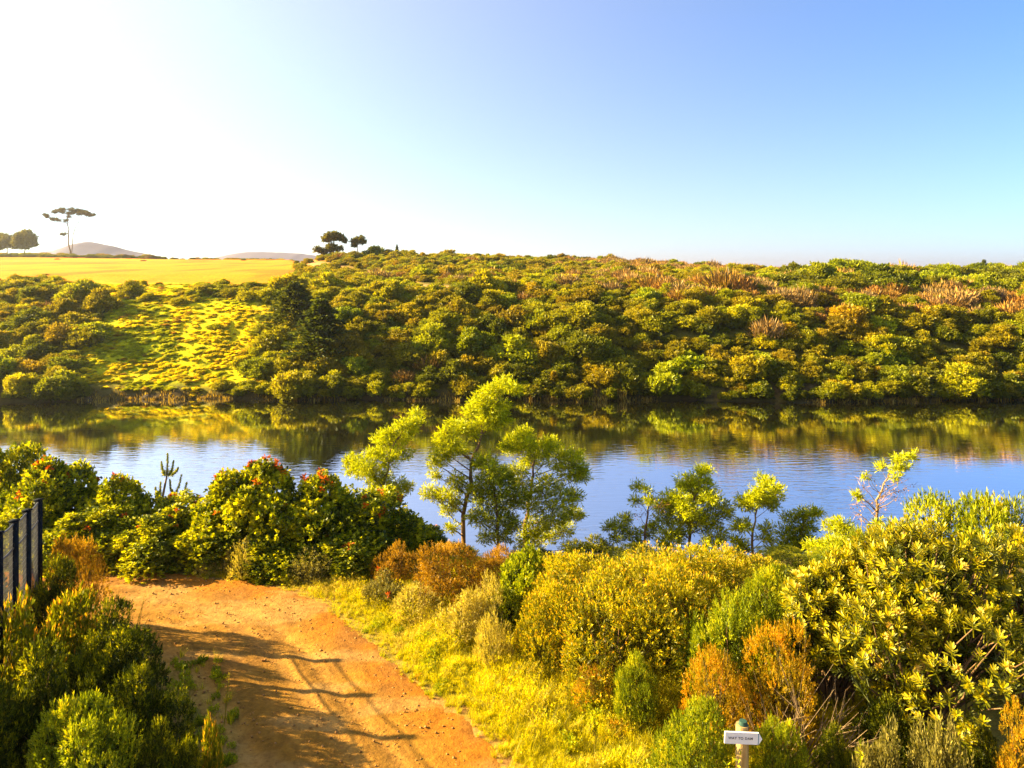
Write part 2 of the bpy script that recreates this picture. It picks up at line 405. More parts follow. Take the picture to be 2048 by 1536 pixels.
gl = n.new('ShaderNodeBsdfGlossy'); gl.inputs['Roughness'].default_value = .04; gl.inputs[0].default_value = (.95, .97, 1, 1)
df = n.new('ShaderNodeBsdfDiffuse'); df.inputs[0].default_value = (.020, .018, .008, 1)
L.new(b.outputs[0], gl.inputs['Normal'])
lw = n.new('ShaderNodeLayerWeight'); lw.inputs[0].default_value = .5; L.new(b.outputs[0], lw.inputs['Normal'])
mw = n.new('ShaderNodeMapRange'); mw.inputs[3].default_value = .5; mw.inputs[4].default_value = .95; L.new(lw.outputs['Facing'], mw.inputs[0])
mx = n.new('ShaderNodeMixShader'); L.new(mw.outputs[0], mx.inputs[0]); L.new(df.outputs[0], mx.inputs[1]); L.new(gl.outputs[0], mx.inputs[2])
o = n.new('ShaderNodeOutputMaterial'); L.new(mx.outputs[0], o.inputs[0])
wx = [-420, 420]; wy = [26.5, 66]
water = obj('water', quadmesh('water', [(-420, 26.5, 0), (420, 26.5, 0), (420, 66.5, 0), (-420, 66.5, 0)], [(0, 1, 2, 3)], m)); tag(water, kind='structure')

# ------------------------------------------------------------------ distant hills
HM = plainmat('hazy_hill', [(.35, (.15, .13, .18)), (.65, (.20, .18, .24))], .01, bump=0, rough=1, spec=0)  # pale purple haze of distance is put into the hill colour
D = 700
mb = MB()
for pp, yy_ in (([40, 90, 125, 150, 172, 200, 235, 262, 300], [506, 500, 497, 486, 479, 484, 491, 499, 506]), ([420, 455, 480, 510, 550, 600, 640, 690], [514, 507, 502, 500.5, 501.5, 504, 509, 516])):
    q = np.linspace(pp[0], pp[-1], 70); prof = np.interp(q, pp, yy_)
    prof = np.convolve(np.pad(prof, 3, 'edge'), np.ones(7)/7, 'valid')+fbm(q*.08, q*0+2, 3)*1.2-.6
    rows = np.linspace(-1, 1, 11); qx, qr = np.meshgrid(q, rows)
    hx = pX(qx, D)+0*qr; hy = D+qr*90
    hz = (pZ(np.broadcast_to(prof+3, qx.shape), D)+4)*(1-np.abs(qr)**1.7)-4
    I = np.arange(qx.size).reshape(qx.shape)
    mb.add(np.stack([hx.ravel(), hy.ravel(), hz.ravel()], 1), np.stack([I[:-1, :-1], I[:-1, 1:], I[1:, 1:], I[1:, :-1]], -1).reshape(-1, 4))
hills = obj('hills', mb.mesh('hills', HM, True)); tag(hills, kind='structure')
print('terrain', round(time.time()-T0, 1))

# ------------------------------------------------------------------ plant builders
def lobes_for(rng, n, flat=.75, spread=.62, dome=.75, ragged=.38):
    """unit-size bush: lobes inside a dome of radius 1, height 1"""
    L_ = []
    for i in range(n):
        a = rng.rand()*2*PI; r_ = math.sqrt(rng.rand())*spread
        if i == 0: r_ = 0
        sz = .25+.24*rng.rand()
        top = (1-dome*r_*r_)*(1-ragged*rng.rand())
        L_.append((r_*math.cos(a), r_*math.sin(a), top-sz*flat*1.0, sz, sz, sz*flat))
        if top > .4: L_.append((r_*1.05*math.cos(a), r_*1.05*math.sin(a), (top-sz)*.45, sz*1.05, sz*1.05, sz*.8))
        if top > .7: L_.append((r_*.9*math.cos(a), r_*.9*math.sin(a), (top-sz)*.72, sz*1.15, sz*1.15, sz*.8))
    L_ = np.array(L_)
    rad = np.max(np.hypot(L_[:, 0], L_[:, 1])+L_[:, 3]*.9); L_[:, [0, 1, 3, 4]] /= rad
    zt = np.max(L_[:, 2]+L_[:, 5]); L_[:, [2, 5]] /= zt
    return L_
def sprigs(rng, lobes, n, up=.5, low=-.25, depth=(.78, 1.08)):
    wgt = lobes[:, 3]**1.2; idx = rng.choice(len(lobes), n*2, p=wgt/wgt.sum())
    d = unit(rng.randn(n*2, 3)); d[:, 2] = np.where(d[:, 2] < low, -d[:, 2], d[:, 2])
    c = lobes[idx, :3]; R = lobes[idx, 3:]
    P = c+R*d*(depth[0]+(depth[1]-depth[0])*rng.rand(n*2, 1))
    ok = np.ones(len(P), bool)
    for l in lobes:
        q = np.linalg.norm((P-l[:3])/l[3:], axis=1)
        ok &= q > .72
    ok &= P[:, 2] > .02
    P = P[ok][:n]; d = d[ok][:n]
    D_ = unit(d+np.array([0, 0, up])+rng.randn(len(d), 3)*.32)
    return P, D_
def leaves_on(rng, P, D_, k, slen, L_, W_, alpha, vbias=None, Lvar=.3, fold=0.0, tipfrac=None):
    n = len(P)
    t = (np.arange(k)+rng.rand(n, k))/k
    base = P[:, None]+D_[:, None]*(slen*(t-.6))[..., None]
    r_ = unit(rng.randn(n, k, 3)); side = unit(np.cross(D_[:, None], r_))
    al = alpha*(1.15-.6*t)[..., None]
    dr = unit(D_[:, None]*np.cos(al)+side*np.sin(al))
    ll = L_*(1+Lvar*(rng.rand(n, k)-.5)*2)
    bs = .5*(L_/.06)
    patch = fbm(P[:, 0]/bs*1.1+P[:, 2]*1.3+40, P[:, 1]/bs*1.1+P[:, 2]*1.7+40, 2)[:, None] if n > 900 else np.full((n, 1), .5)
    sv = np.clip(rng.rand(n, 1)*.35+smooth(.3, .7, patch)*.35, 0, .65)
    v = np.clip(sv+rng.rand(n, k)*.4, 0, 1)
    if tipfrac is not None: v = np.clip(v*.72, 0, .74); v = np.where((t > tipfrac), .8+.2*rng.rand(n, k), v)
    return leafquads(base.reshape(-1, 3), dr.reshape(-1, 3), ll.reshape(-1), W_*(ll/L_).reshape(-1), rng, v.reshape(-1), fold)
def stems_mesh(rng, S, lobes, n, r0, mat, name='stems'):
    mb = MB()
    for i in range(n):
        l = lobes[rng.randint(len(lobes))]
        e = (l[:3]+rng.randn(3)*l[3]*.45)*S; e[2] = max(e[2], .15*S[2])
        b0 = np.array([rng.randn()*.06, rng.randn()*.06, -.05])*S
        mid = b0*.45+e*.55+rng.randn(3)*.05*S; mid[2] = e[2]*.45
        mb.tube([b0, mid, (mid+e)/2+rng.randn(3)*.03*S, e], [r0, r0*.7, r0*.45, r0*.2], 4, cap=False)
    return mb.mesh(name, mat)

# ---- far shrubs (one small mesh each)
FAR = tintmat('far_foliage', trans=.35)
FARTW = tintmat('far_twigs', trans=.1)
def far_round(seed, n=1150, k=6, h=.8, lob=11, L_=.105, W_=.05, fl=.62):
    rng = np.random.RandomState(seed); lo = lobes_for(rng, lob, fl, .82, .55, .5)
    P, D_ = sprigs(rng, lo, n, .6, -.2, (.62, 1.16))
    a = leaves_on(rng, P, D_, k, .14, L_, W_, .9)
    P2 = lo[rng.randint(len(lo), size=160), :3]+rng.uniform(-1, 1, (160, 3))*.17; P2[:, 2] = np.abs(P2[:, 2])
    b_ = leafquads(P2, unit(rng.randn(160, 3)), .26, .2, rng, rng.rand(160)*.3)  # inner leaves kept at the dark end as painted interior shade
    mb = MB(); mb.add(*a); mb.add(*b_)
    V = np.vstack(mb.V); V[:, 2] *= h
    mb.V = [V[:len(a[0])], V[len(a[0]):]]
    for i in range(5):
        e = lo[rng.randint(len(lo)), :3]*np.array([1, 1, h]); mb.tube([(0, 0, -.25), e*.5, e], [.03, .02, .012], 3, cap=False)
    me = mb.mesh('shrub', FAR); return me
def far_twiggy(seed, n=700):
    rng = np.random.RandomState(seed)
    a = rng.rand(n)*2*PI; r_ = np.sqrt(rng.rand(n))*1.05
    P = np.stack([r_*np.cos(a)*.7, r_*np.sin(a)*.7, rng.rand(n)*.75*(1-.4*r_)], 1)
    D_ = unit(P*np.array([.8, .8, .2])+np.array([0, 0, .9])+rng.randn(n, 3)*.25)
    mb = MB(); mb.add(*leafquads(P, D_, (.2+.26*rng.rand(n)), .045, rng))
    m2 = 260; P = P[rng.randint(n, size=m2)]+rng.randn(m2, 3)*.08; P[:, 2] = np.abs(P[:, 2])
    mb.add(*leafquads(P, unit(rng.randn(m2, 3)), .10, .07, rng))
    return mb.mesh('dry_bush', FARTW)
def far_conifer(seed, slim=.35, n=2600, droop=-.1):
    rng = np.random.RandomState(seed)
    t = rng.rand(n)**.8; lay = np.round(t*11)/11+rng.randn(n)*.012
    a = rng.rand(n)*2*PI; a = np.round(a*5/(2*PI)+lay*7)*2*PI/5.+rng.randn(n)*.25
    R = slim*(1-lay)**.8*(.8+.35*np.sin(lay*37+a*2))+.02
    q = rng.rand(n)**.6
    P = np.stack([R*q*np.cos(a), R*q*np.sin(a), .06+.94*lay+droop*q*slim], 1)
    D_ = unit(np.stack([np.cos(a), np.sin(a), .25+0*a], 1)+rng.randn(n, 3)*.4)
    mb = MB(); mb.add(*leafquads(P, D_, .075, .03, rng))
    mb.tube([(0, 0, -.05), (0, 0, .5), (0, 0, .98)], [.022, .013, .003], 5, cap=False)
    return mb.mesh('conifer', FAR)
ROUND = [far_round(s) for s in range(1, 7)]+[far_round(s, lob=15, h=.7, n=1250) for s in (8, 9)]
BROAD = [far_round(s, n=700, L_=.15, W_=.07, h=.95, lob=12, fl=.55) for s in (21, 22, 23)]
TWIGGY = [far_twiggy(s) for s in (31, 32, 33)]
COLUMN = [far_conifer(41, .26, 2200, .25), far_conifer(42, .30, 2200, .2)]
CONIF = [far_conifer(51, .42, 5200, -.15), far_conifer(52, .48, 5200, -.25)]

# ---- scatter over the far slope
GREENS = {'olive': (.235, .20, .003), 'lime': (.28, .265, .002), 'dark green': (.12, .125, .004), 'bronze': (.235, .18, .004), 'brown': (.27, .145, .035), 'grey brown': (.27, .165, .07), 'mid green': (.21, .22, .003)}
def far_band(py):
    return 'at the waterline' if py > 745 else 'low on the slope' if py > 665 else 'halfway up the slope' if py > 590 else 'high on the slope' if py > 545 else 'along the crest'
SECT = [(0, 110, 'below the golden field'), (110, 330, 'beside the meadow'), (330, 560, 'near the meadow'), (560, 740, 'by the big conifers'), (740, 900, 'right of the conifers'), (900, 1080, 'behind the tallest sapling'), (1080, 1260, 'above the columnar conifer'), (1260, 1460, 'beyond the bushy sapling'), (1460, 1640, 'beyond the bare-stemmed sapling'), (1640, 1840, 'beyond the half-dead sapling'), (1840, 2100, 'towards the right edge')]
cand = []
rng = np.random.RandomState(11)
# jittered sampling, denser spacing where shrubs are smaller
y_ = 64.6
while y_ < 172:
    sp = np.interp(y_, [64, 75, 100, 172], [1.5, 1.4, 1.2, 1.25])
    x_ = -.78*y_-3
    while x_ < .78*y_+3:
        cand.append((x_+rng.randn()*sp*.33, y_+rng.randn()*sp*.3)); x_ += sp
    y_ += sp*.8
cand = np.array(cand); cx_, cy_ = cand[:, 0], cand[:, 1]
cz_ = hgt(cx_, cy_); cpx = CX+FPX*cx_/cy_; cpy = gpy(cx_, cy_, cz_)
nz = fbm(cx_*.11+2, cy_*.11, 3); nz2 = fbm(cx_*.05+12, cy_*.05, 3)
trk = np.full(len(cand), 1e9)
for line in TR:
    for a, b in zip(line[:-1], line[1:]): trk = np.minimum(trk, _segdist(cpx, cpy, a, b))
plants = []     # (x,y,z,kind,mesh idx,scale,tintname,tint)
for i in range(len(cand)):
    x, y, z, px, py = cx_[i], cy_[i], cz_[i], cpx[i], cpy[i]
    if z < .10 or px < -160 or px > 2210: continue
    lf = px < 610+rng.randn()*12
    edge_m = np.interp(py, [545, 600, 640, 700, 760], [60, 185, 195, 175, 140])+rng.randn()*10
    right_m = np.interp(py, [600, 640, 700, 760], [560, 535, 500, 500])+rng.randn()*10
    keep = 1.0
    if lf and y > 96: keep = 0.0
    elif lf:
        if px < edge_m: keep = .95
        elif px < right_m and py > 625: keep = .015
        elif px < right_m and py > 548: keep = ((.75 if nz[i] > .45 else .2) if px > 360 else (.55 if nz[i] > .53 else .08)) if py < 605 else .07
    if y > 85 and trk[i] < 9: keep = .03
    if rng.rand() > keep: continue
    kind = 'round'
    # base scale: radius in metres
    sc_ = np.interp(y, [64, 70, 80, 95, 160], [1.0, 1.15, 1.05, .8, .72])*math.exp(rng.randn()*.33)
    u = rng.rand()
    names = ['olive', 'lime', 'dark green', 'bronze', 'mid green']
    if py > 640: pr = [.36, .14, .22, .18, .10]
    elif py > 575: pr = [.34, .30, .06, .18, .12]
    else: pr = [.34, .22, .10, .24, .10]
    if lf: pr = [.25, .45, .08, .10, .12]
    if lf and px < edge_m: pr = [.30, .18, .16, .24, .12]
    nm = names[rng.choice(5, p=np.array(pr)/sum(pr))]
    # brown twiggy belts on the right-hand plateau and crest
    tb = 0.004 if py > 640 else .03
    if px > 1100 and py < 548: tb = .8*smooth(950, 1300, px)
    if px > 1500 and 585 < py < 640 and nz2[i] > .42: tb = .7
    if 1200 < px < 1560 and 560 < py < 598: tb = .5
    if 800 < px < 1250 and 545 < py < 585: tb = .25
    if px > 1580 and 548 < py < 588: nm = 'dark green' if rng.rand() < .45 else 'mid green'; tb = .06; sc_ *= 1.25
    if 780 < px < 960 and py > 735: tb = .12; sc_ *= .8
    if rng.rand() < tb: kind = 'dry'; nm = 'brown' if rng.rand() < .55 else 'grey brown'; sc_ *= .95
    elif y > 84 and rng.rand() < .2: kind = 'round'
    elif rng.rand() < .25: kind = 'broad'
    if y < 66.5: sc_ *= 1.0
    if lf and px > edge_m and y > 76: sc_ *= .72
    pool = {'round': ROUND, 'dry': TWIGGY, 'broad': BROAD}[kind]
    mi = rng.randint(len(pool))
    t = np.array(GREENS[nm])*(.8+.4*rng.rand())*np.array([1+.06*rng.randn(), 1, 1+.3*rng.rand()])
    plants.append([x, y, z, kind, mi, sc_, nm, t])
for px in np.arange(-20, 2070, 30):
    px = px+rng.randn()*10
    if 175 < px < 470 or rng.rand() < .25: continue
    x = pX(px, 64.5); y = 62.8
    while H1(x, y) < .12: y += .08
    s0 = rng.uniform(.75, 1.35); nm = ['olive', 'lime', 'mid green', 'dark green'][rng.randint(4)]
    plants.append([x*y/64.5, y+.2, H1(x*y/64.5, y+.2), 'round' if rng.rand() < .7 else 'broad', rng.randint(3), s0, nm, np.array(GREENS[nm])*(.8+.4*rng.rand())])
print('far shrubs', len(plants))
POOLS = {'round': ROUND, 'dry': TWIGGY, 'broad': BROAD}
LIMITS = {'round': 290, 'broad': 110, 'dry': 90}
NAMES = {'round': 'shrub', 'dry': 'dry_bush', 'broad': 'broadleaf_bush'}
SHAPE = {'round': 'rounded', 'dry': 'twiggy', 'broad': 'leafy'}
def sector(px):
    for a, b, s in SECT:
        if a <= px < b: return s
    return SECT[0][2] if px < 0 else SECT[-1][2]
def far_shrub(x, y, z, kind, mi, s, nm, t, label=None, cat='shrub', name=None, sz=None):
    me = POOLS[kind][mi] if isinstance(kind, str) else kind[mi]
    o = obj(name or NAMES[kind], me, None, (x, y, z-.08))
    h = s*(.9+.5*rng.rand()) if sz is None else sz
    o.scale = (s*1.25, s*1.15, h); o.rotation_euler = (0, 0, rng.rand()*6.28)
    o['tint'] = [float(c) for c in t]
    return o
rest = {'round': [], 'dry': [], 'broad': []}
for kd in rest:
    P_ = [p for p in plants if p[3] == kd]
    def vis(p):
        px = CX+FPX*p[0]/p[1]
        return (p[5]/p[1])*(1 if -20 < px < 2068 else .2)
    P_.sort(key=vis, reverse=True)
    fams = {}
    for i, p in enumerate(P_):
        if i < LIMITS[kd]:
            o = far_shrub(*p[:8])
            px = CX+FPX*p[0]/p[1]; py = gpy(p[0], p[1], p[2])
            fams.setdefault((p[6], far_band(py), sector(px)), []).append((px, p[5], o))
        else: rest[kd].append(p)
    ORD = ['leftmost', 'second from left', 'third from left', 'fourth from left', 'fifth from left', 'sixth from left', 'seventh from left', 'eighth from left', 'ninth from left', 'tenth from left', 'eleventh from left', 'twelfth from left', 'thirteenth from left', 'fourteenth from left', 'fifteenth from left', 'sixteenth from left', 'seventeenth from left']
    for (nm, band_, sec_), mem in fams.items():
        mem.sort(key=lambda q: q[0])
        base = f"{nm} {SHAPE[kd]} shrub {band_}, {sec_}"
        for q, (px, s_z, o) in enumerate(mem):
            lab = base
            if len(mem) > 1:
                lab += ', '+('rightmost' if q == len(mem)-1 else ORD[q] if q < len(ORD) else 'among the rightmost')
            tag(o, lab, 'shrub', f"{nm} {SHAPE[kd]} shrubs {band_}, {sec_}" if len(mem) > 1 else 'shrubs of the far slope')

def gn_scatter(name, pts, rot, scl, idx, tints, protos, label, sclz=None):
    me = bpy.data.meshes.new(name); n_ = len(pts)
    me.vertices.add(n_); me.vertices.foreach_set('co', np.asarray(pts, np.float32).ravel())
    a = me.attributes.new('rot', 'FLOAT_VECTOR', 'POINT'); a.data.foreach_set('vector', np.asarray(rot, np.float32).ravel())
    a = me.attributes.new('scl', 'FLOAT_VECTOR', 'POINT'); a.data.foreach_set('vector', np.asarray(scl, np.float32).ravel())
    a = me.attributes.new('idx', 'INT', 'POINT'); a.data.foreach_set('value', np.asarray(idx, np.int32))
    a = me.attributes.new('tint', 'FLOAT_COLOR', 'POINT'); cc = np.ones((n_, 4), np.float32); cc[:, :3] = tints; a.data.foreach_set('color', cc.ravel())
    me.update()
    o = obj(name, me)
    g = bpy.data.node_groups.new(name, 'GeometryNodeTree')
    g.interface.new_socket('Geometry', in_out='INPUT', socket_type='NodeSocketGeometry')
    g.interface.new_socket('Geometry', in_out='OUTPUT', socket_type='NodeSocketGeometry')
    N = g.nodes; gi = N.new('NodeGroupInput'); go = N.new('NodeGroupOutput')
    m2p = N.new('GeometryNodeMeshToPoints')
    io = N.new('GeometryNodeInstanceOnPoints'); io.inputs['Pick Instance'].default_value = True
    jn = N.new('GeometryNodeJoinGeometry')
    for pr in reversed(protos):
        oi = N.new('GeometryNodeObjectInfo'); oi.inputs['Object'].default_value = pr; oi.inputs['As Instance'].default_value = True
        g.links.new(oi.outputs['Geometry'], jn.inputs[0])
    def na(nm, ty):
        q = N.new('GeometryNodeInputNamedAttribute'); q.data_type = ty; q.inputs[0].default_value = nm
        return [s for s in q.outputs if s.enabled and s.name == 'Attribute'][0]
    g.links.new(gi.outputs[0], m2p.inputs['Mesh']); m2p.inputs['Radius'].default_value = .001
    g.links.new(m2p.outputs[0], io.inputs['Points'])
    g.links.new(jn.outputs[0], io.inputs['Instance'])
    g.links.new(na('idx', 'INT'), io.inputs['Instance Index'])
    g.links.new(na('rot', 'FLOAT_VECTOR'), io.inputs['Rotation'])
    g.links.new(na('scl', 'FLOAT_VECTOR'), io.inputs['Scale'])
    g.links.new(io.outputs[0], go.inputs[0])
    md = o.modifiers.new('scatter', 'NODES'); md.node_group = g
    tag(o, label, None, None, 'stuff')
    return o
def first_of(me):
    for o in bpy.data.objects:
        if o.data == me: return o
    raise RuntimeError(me.name)
allrest = []
protos = []; pid = {}
for kd in ('round', 'broad', 'dry'):
    for mi, me in enumerate(POOLS[kd]):
        pid[(kd, mi)] = len(protos); protos.append(first_of(me))
    allrest += rest[kd]
R_ = allrest
gn_scatter('shrubbery', [(p[0], p[1], p[2]-.08) for p in R_], [(0, 0, rng.rand()*6.28) for p in R_],
           [(p[5]*1.25, p[5]*1.15, p[5]*(.9+.45*rng.rand())) for p in R_], [pid[(p[3], p[4])] for p in R_], [p[7] for p in R_], protos,
           'mass of small far shrubs covering the upper slope beyond the water')

# ---- named far trees and conifers
def conif(px, D, ytop, wpx, me, t, label, cat='conifer', name='conifer_tree'):
    x = pX(px, D); z = H1(x, D); h = pZ(ytop, D)-z; w_ = wpx/FPX*D/2
    o = obj(name, me, None, (x, D, z-.1)); o.scale = (w_/.42, w_/.42, h); o['tint'] = list(t)
    o.rotation_euler = (0, 0, px*.37); tag(o, label, cat); return o
conif(642, 70, 596, 150, CONIF[0], (.06, .075, .012), 'tall dark green conifer standing right of the meadow above the far bank')
conif(588, 76, 560, 130, CONIF[1], (.075, .085, .014), 'dark spreading conifer just behind the tall one, at the meadow edge')
conif(720, 82, 575, 80, CONIF[1], (.07, .08, .012), 'smaller dark conifer uphill to the right of the tall dark one')
conif(1108, 65.2, 742, 56, COLUMN[0], (.30, .22, .01), 'slim golden columnar conifer rising from the far waterline reeds')
conif(2038, 65.5, 742, 46, COLUMN[1], (.28, .20, .01), 'slim golden columnar conifer at the far waterline, at the right edge')
conif(1978, 65.1, 778, 22, COLUMN[1], (.26, .20, .02), 'tiny yellow conifer at the waterline left of the right-hand columnar one')
conif(718, 118, 524, 40, CONIF[0], (.22, .20, .012), 'lone small pointed tree on the upper slope below the sandy track')
conif(1968, 118, 520, 30, COLUMN[0], (.10, .11, .02), 'narrow dark tree sticking up near the right end of the crest')
conif(794, 160, 488, 14, CONIF[0], (.07, .08, .03), 'tiny lone tree on the crest right of the two flat-topped trees')

# ---- clump-built trees: explicit limbs and foliage clumps
def clump_tree(name, D, trunk, clumps, leafm, label, cat, group=None, r0=.07, L_=.125, W_=.026, dens=1.0, flat=.75, seed=1, barkm=BARK, twigclumps=None, twigm=None, base_jit=0, depth=.45, up=.35, big=1.15):
    rng = np.random.RandomState(seed)
    tp = np.array([(pX(a, D), D+base_jit, pZ(b_, D)) for a, b_ in trunk]); g0 = H1(tp[0][0], D)
    tp[0][2] = g0-.15
    root = empty(name, (tp[0][0], tp[0][1], g0)); tag(root, label, cat, group)
    org = np.array([tp[0][0], tp[0][1], g0])
    T = tp-org
    # resample the trunk into a smooth, slightly crooked line
    tt = np.linspace(0, len(T)-1, 14); Tr = np.stack([np.interp(tt, np.arange(len(T)), T[:, j]) for j in range(3)], 1)
    hT = max(Tr[:, 2].max(), .1)
    Tr[1:] += rng.randn(13, 3)*.007*hT*np.array([1, 1.5, .3])
    rad = np.interp(np.arange(14), [0, 13], [r0, r0*.22])
    mb = MB(); mb.tube(Tr, rad, 6)
    lv = MB(); tw = MB()
    def do(cl, out, isleaf):
        for (a, b_, r_) in cl:
            R = r_/FPX*D*big
            c = np.array([pX(a, D), D+rng.randn()*depth*.6, pZ(b_, D)])-org
            # limb from the trunk, meeting it lower down than the clump
            want = c[2]-.35*abs(c[0]-np.interp(c[2], Tr[:, 2], Tr[:, 0]))-.25
            want = min(max(want, .12*hT), Tr[-1, 2]*.98)
            s0 = np.array([np.interp(want, Tr[:, 2], Tr[:, 0]), np.interp(want, Tr[:, 2], Tr[:, 1]), want])
            rr = min(np.interp(want, Tr[:, 2], rad)*.42, r0*.3)
            md = (s0+c)/2+rng.randn(3)*.05*np.linalg.norm(c-s0); md[2] += .05*R
            mb.tube([s0, md, c], [rr, rr*.65, rr*.3], 4, cap=False)
            for q in range(5):
                e = c+unit(rng.randn(3)+np.array([0, 0, .4]))*R*.8
                mb.tube([md*.3+c*.7, (c+e)/2, e], [rr*.3, rr*.2, rr*.1], 3, cap=False)
            if isleaf:
                ns = int(dens*150*(R/.48)**1.75*(.13/L_)**1.2)+5
                d = unit(rng.randn(ns, 3)); rad_ = R*rng.rand(ns, 1)**.4
                P = c+d*rad_*np.array([1.05, 1.05, flat])
                Dd = unit(d*np.array([1, 1, .6])+np.array([.12, 0, up])+rng.randn(ns, 3)*.25)
                lv.add(*leaves_on(rng, P, Dd, 8, L_*1.6, L_, W_, 1.0))
            else:
                ns = int(30*(R/.3)**1.5)
                P = c+unit(rng.randn(ns, 3))*R*rng.rand(ns, 1)**.5
                tw.add(*leafquads(P, unit(unit(P-c)+rng.randn(ns, 3)*.6), .22, .010, rng))
                tw.add(*leafquads(P+rng.randn(ns, 3)*.05, unit(rng.randn(ns, 3)), .05, .035, rng))
    if clumps: do(clumps, lv, True)
    if twigclumps: do(twigclumps, tw, False)
    obj('trunk', mb.mesh('trunk', barkm, True), root)
    if lv.n: obj('crown', lv.mesh('crown', leafm), root)
    if tw.n: obj('dead_twigs', tw.mesh('dead_twigs', twigm), root)
    return root
PINEDK = leafmat('sea_pine_needles', [(0, (.05, .05, .04)), (1, (.13, .11, .08))], trans=.15)
PINEG = leafmat('crest_tree_leaves', [(0, (.05, .06, .02)), (1, (.17, .16, .04))], trans=.25)
clump_tree('umbrella_pine', 300, [(140, 486), (137, 462), (135, 436), (140, 424)],
    [(92, 430, 4), (87, 433, 3), (108, 424, 4), (117, 422, 4.5), (122, 424, 4), (131, 420, 5), (138, 423, 4), (144, 419, 5), (150, 423, 4.5), (156, 421, 5), (163, 424, 5), (169, 424, 5), (168, 429, 4), (176, 427, 4), (181, 429, 3.5), (187, 432, 3), (106, 438, 5), (123, 441, 3.5), (131, 441, 3.5), (147, 428, 5), (132, 433, 3), (166, 428, 5), (134, 469, 4)],
    PINEDK, 'tall bare-legged umbrella pine with thin flat crown on the left horizon', 'tree', L_=.6, W_=.18, flat=.5, r0=.3, dens=.55, depth=2.5, seed=3)
clump_tree('umbrella_pine', 301, [(142, 486), (147, 465), (155, 445), (166, 429)], [(166, 426, 4), (172, 427, 4)],
    PINEDK, 'second slim leaning stem beside the tall umbrella pine', 'tree', L_=.7, W_=.3, flat=.42, r0=.18, dens=.4, depth=1.5, seed=4)
clump_tree('round_tree', 310, [(50, 490), (50, 470)], [(48, 467, 8), (40, 476, 9), (58, 476, 9), (50, 482, 12), (38, 485, 9), (63, 485, 8), (46, 472, 9), (42, 491, 8), (55, 491, 8), (70, 489, 6), (30, 489, 7), (54, 473, 6), (37, 470, 4), (66, 478, 5)], PINEG,
    'dense rounded tree on the horizon left of the umbrella pine', 'tree', L_=.7, W_=.3, r0=.3, dens=.7, depth=2, seed=5, flat=.8)
clump_tree('round_tree', 315, [(14, 490), (14, 475)], [(2, 476, 10), (12, 477, 10), (20, 482, 9), (5, 485, 10), (-8, 478, 11), (16, 487, 8), (4, 492, 8), (20, 491, 6)], PINEG,
    'blunt dark tree on the horizon at the far left edge', 'tree', L_=.7, W_=.3, r0=.3, dens=.7, depth=2, seed=6, flat=.8)
clump_tree('flat_topped_tree', 158, [(668, 508), (667, 492), (668, 478)], [(652, 478, 7), (660, 472, 8), (668, 470, 8), (675, 473, 8), (682, 477, 7), (688, 482, 4), (657, 480, 5), (668, 476, 7), (664, 494, 8), (673, 497, 8), (658, 500, 7), (636, 500, 7), (645, 503, 7)], PINEG,
    'flat-topped wind-shaped tree standing on the crest above the sandy track', 'tree', L_=.42, W_=.22, r0=.16, dens=.75, depth=.8, seed=7, flat=.6)
clump_tree('small_tree', 158, [(716, 503), (715, 492), (717, 482)], [(709, 484, 5.5), (715, 480, 6), (721, 478, 6.5), (726, 484, 5), (708, 490, 3.5)], PINEG,
    'smaller round-headed tree on the crest right of the flat-topped one', 'tree', L_=.42, W_=.22, r0=.12, dens=.75, depth=.6, seed=8, flat=.8)

# strip of scrub along the left horizon and dark tufts in the field
hs = []
for i in range(300):
    px = rng.uniform(-20, 640); D = rng.uniform(292, 318) if px < 450 else rng.uniform(286, 300)
    x = pX(px, D); nm = ['olive', 'bronze', 'lime', 'dark green', 'grey brown'][rng.choice(5, p=[.3, .2, .2, .2, .1])]
    s = rng.uniform(.8, 2.6)*(1.0 if px < 300 else .7)
    hs.append((x, D, H1(x, D), s, GREENS[nm]))
for i in range(50):
    px = rng.uniform(-20, 230); D = rng.uniform(283, 290); x = pX(px, D); hs.append((x, D, H1(x, D), rng.uniform(1.2, 1.9), GREENS['dark green']))
gn_scatter('ridge_scrub', [h[:3] for h in hs], [(0, 0, rng.rand()*6.28) for h in hs], [(h[3]*1.3, h[3], h[3]*.8) for h in hs], [rng.randint(0, 6) for h in hs], [h[4] for h in hs], protos, 'low scrub running along the skyline behind the golden field')
for k, (px, py, lab) in enumerate([(258, 511, 'leftmost dark tuft far out in the golden field'), (286, 516, 'dark tuft in the golden field, upper of a close pair'), (287, 522, 'dark tuft in the golden field, lower of a close pair'), (487, 521, 'dark tuft in the right part of the golden field'), (527, 520, 'dark tuft in the golden field nearest the sandy track'), (115, 519, 'faint weedy tuft in the golden field below the umbrella pine'), (92, 549, 'dark tuft at the lower edge of the golden field')]):
    lo, hi = 96, 288
    for _ in range(30):
        md = (lo+hi)/2
        if gpy(0, md, H1(pX(px, md), md)) > py: lo = md
        else: hi = md
    x = pX(px, lo)
    o = far_shrub(x, lo, H1(x, lo), 'round', k % 6, .0035*lo, 'dark', (.10, .09, .02), name='field_tuft', sz=.0022*lo); tag(o, lab, 'tuft')

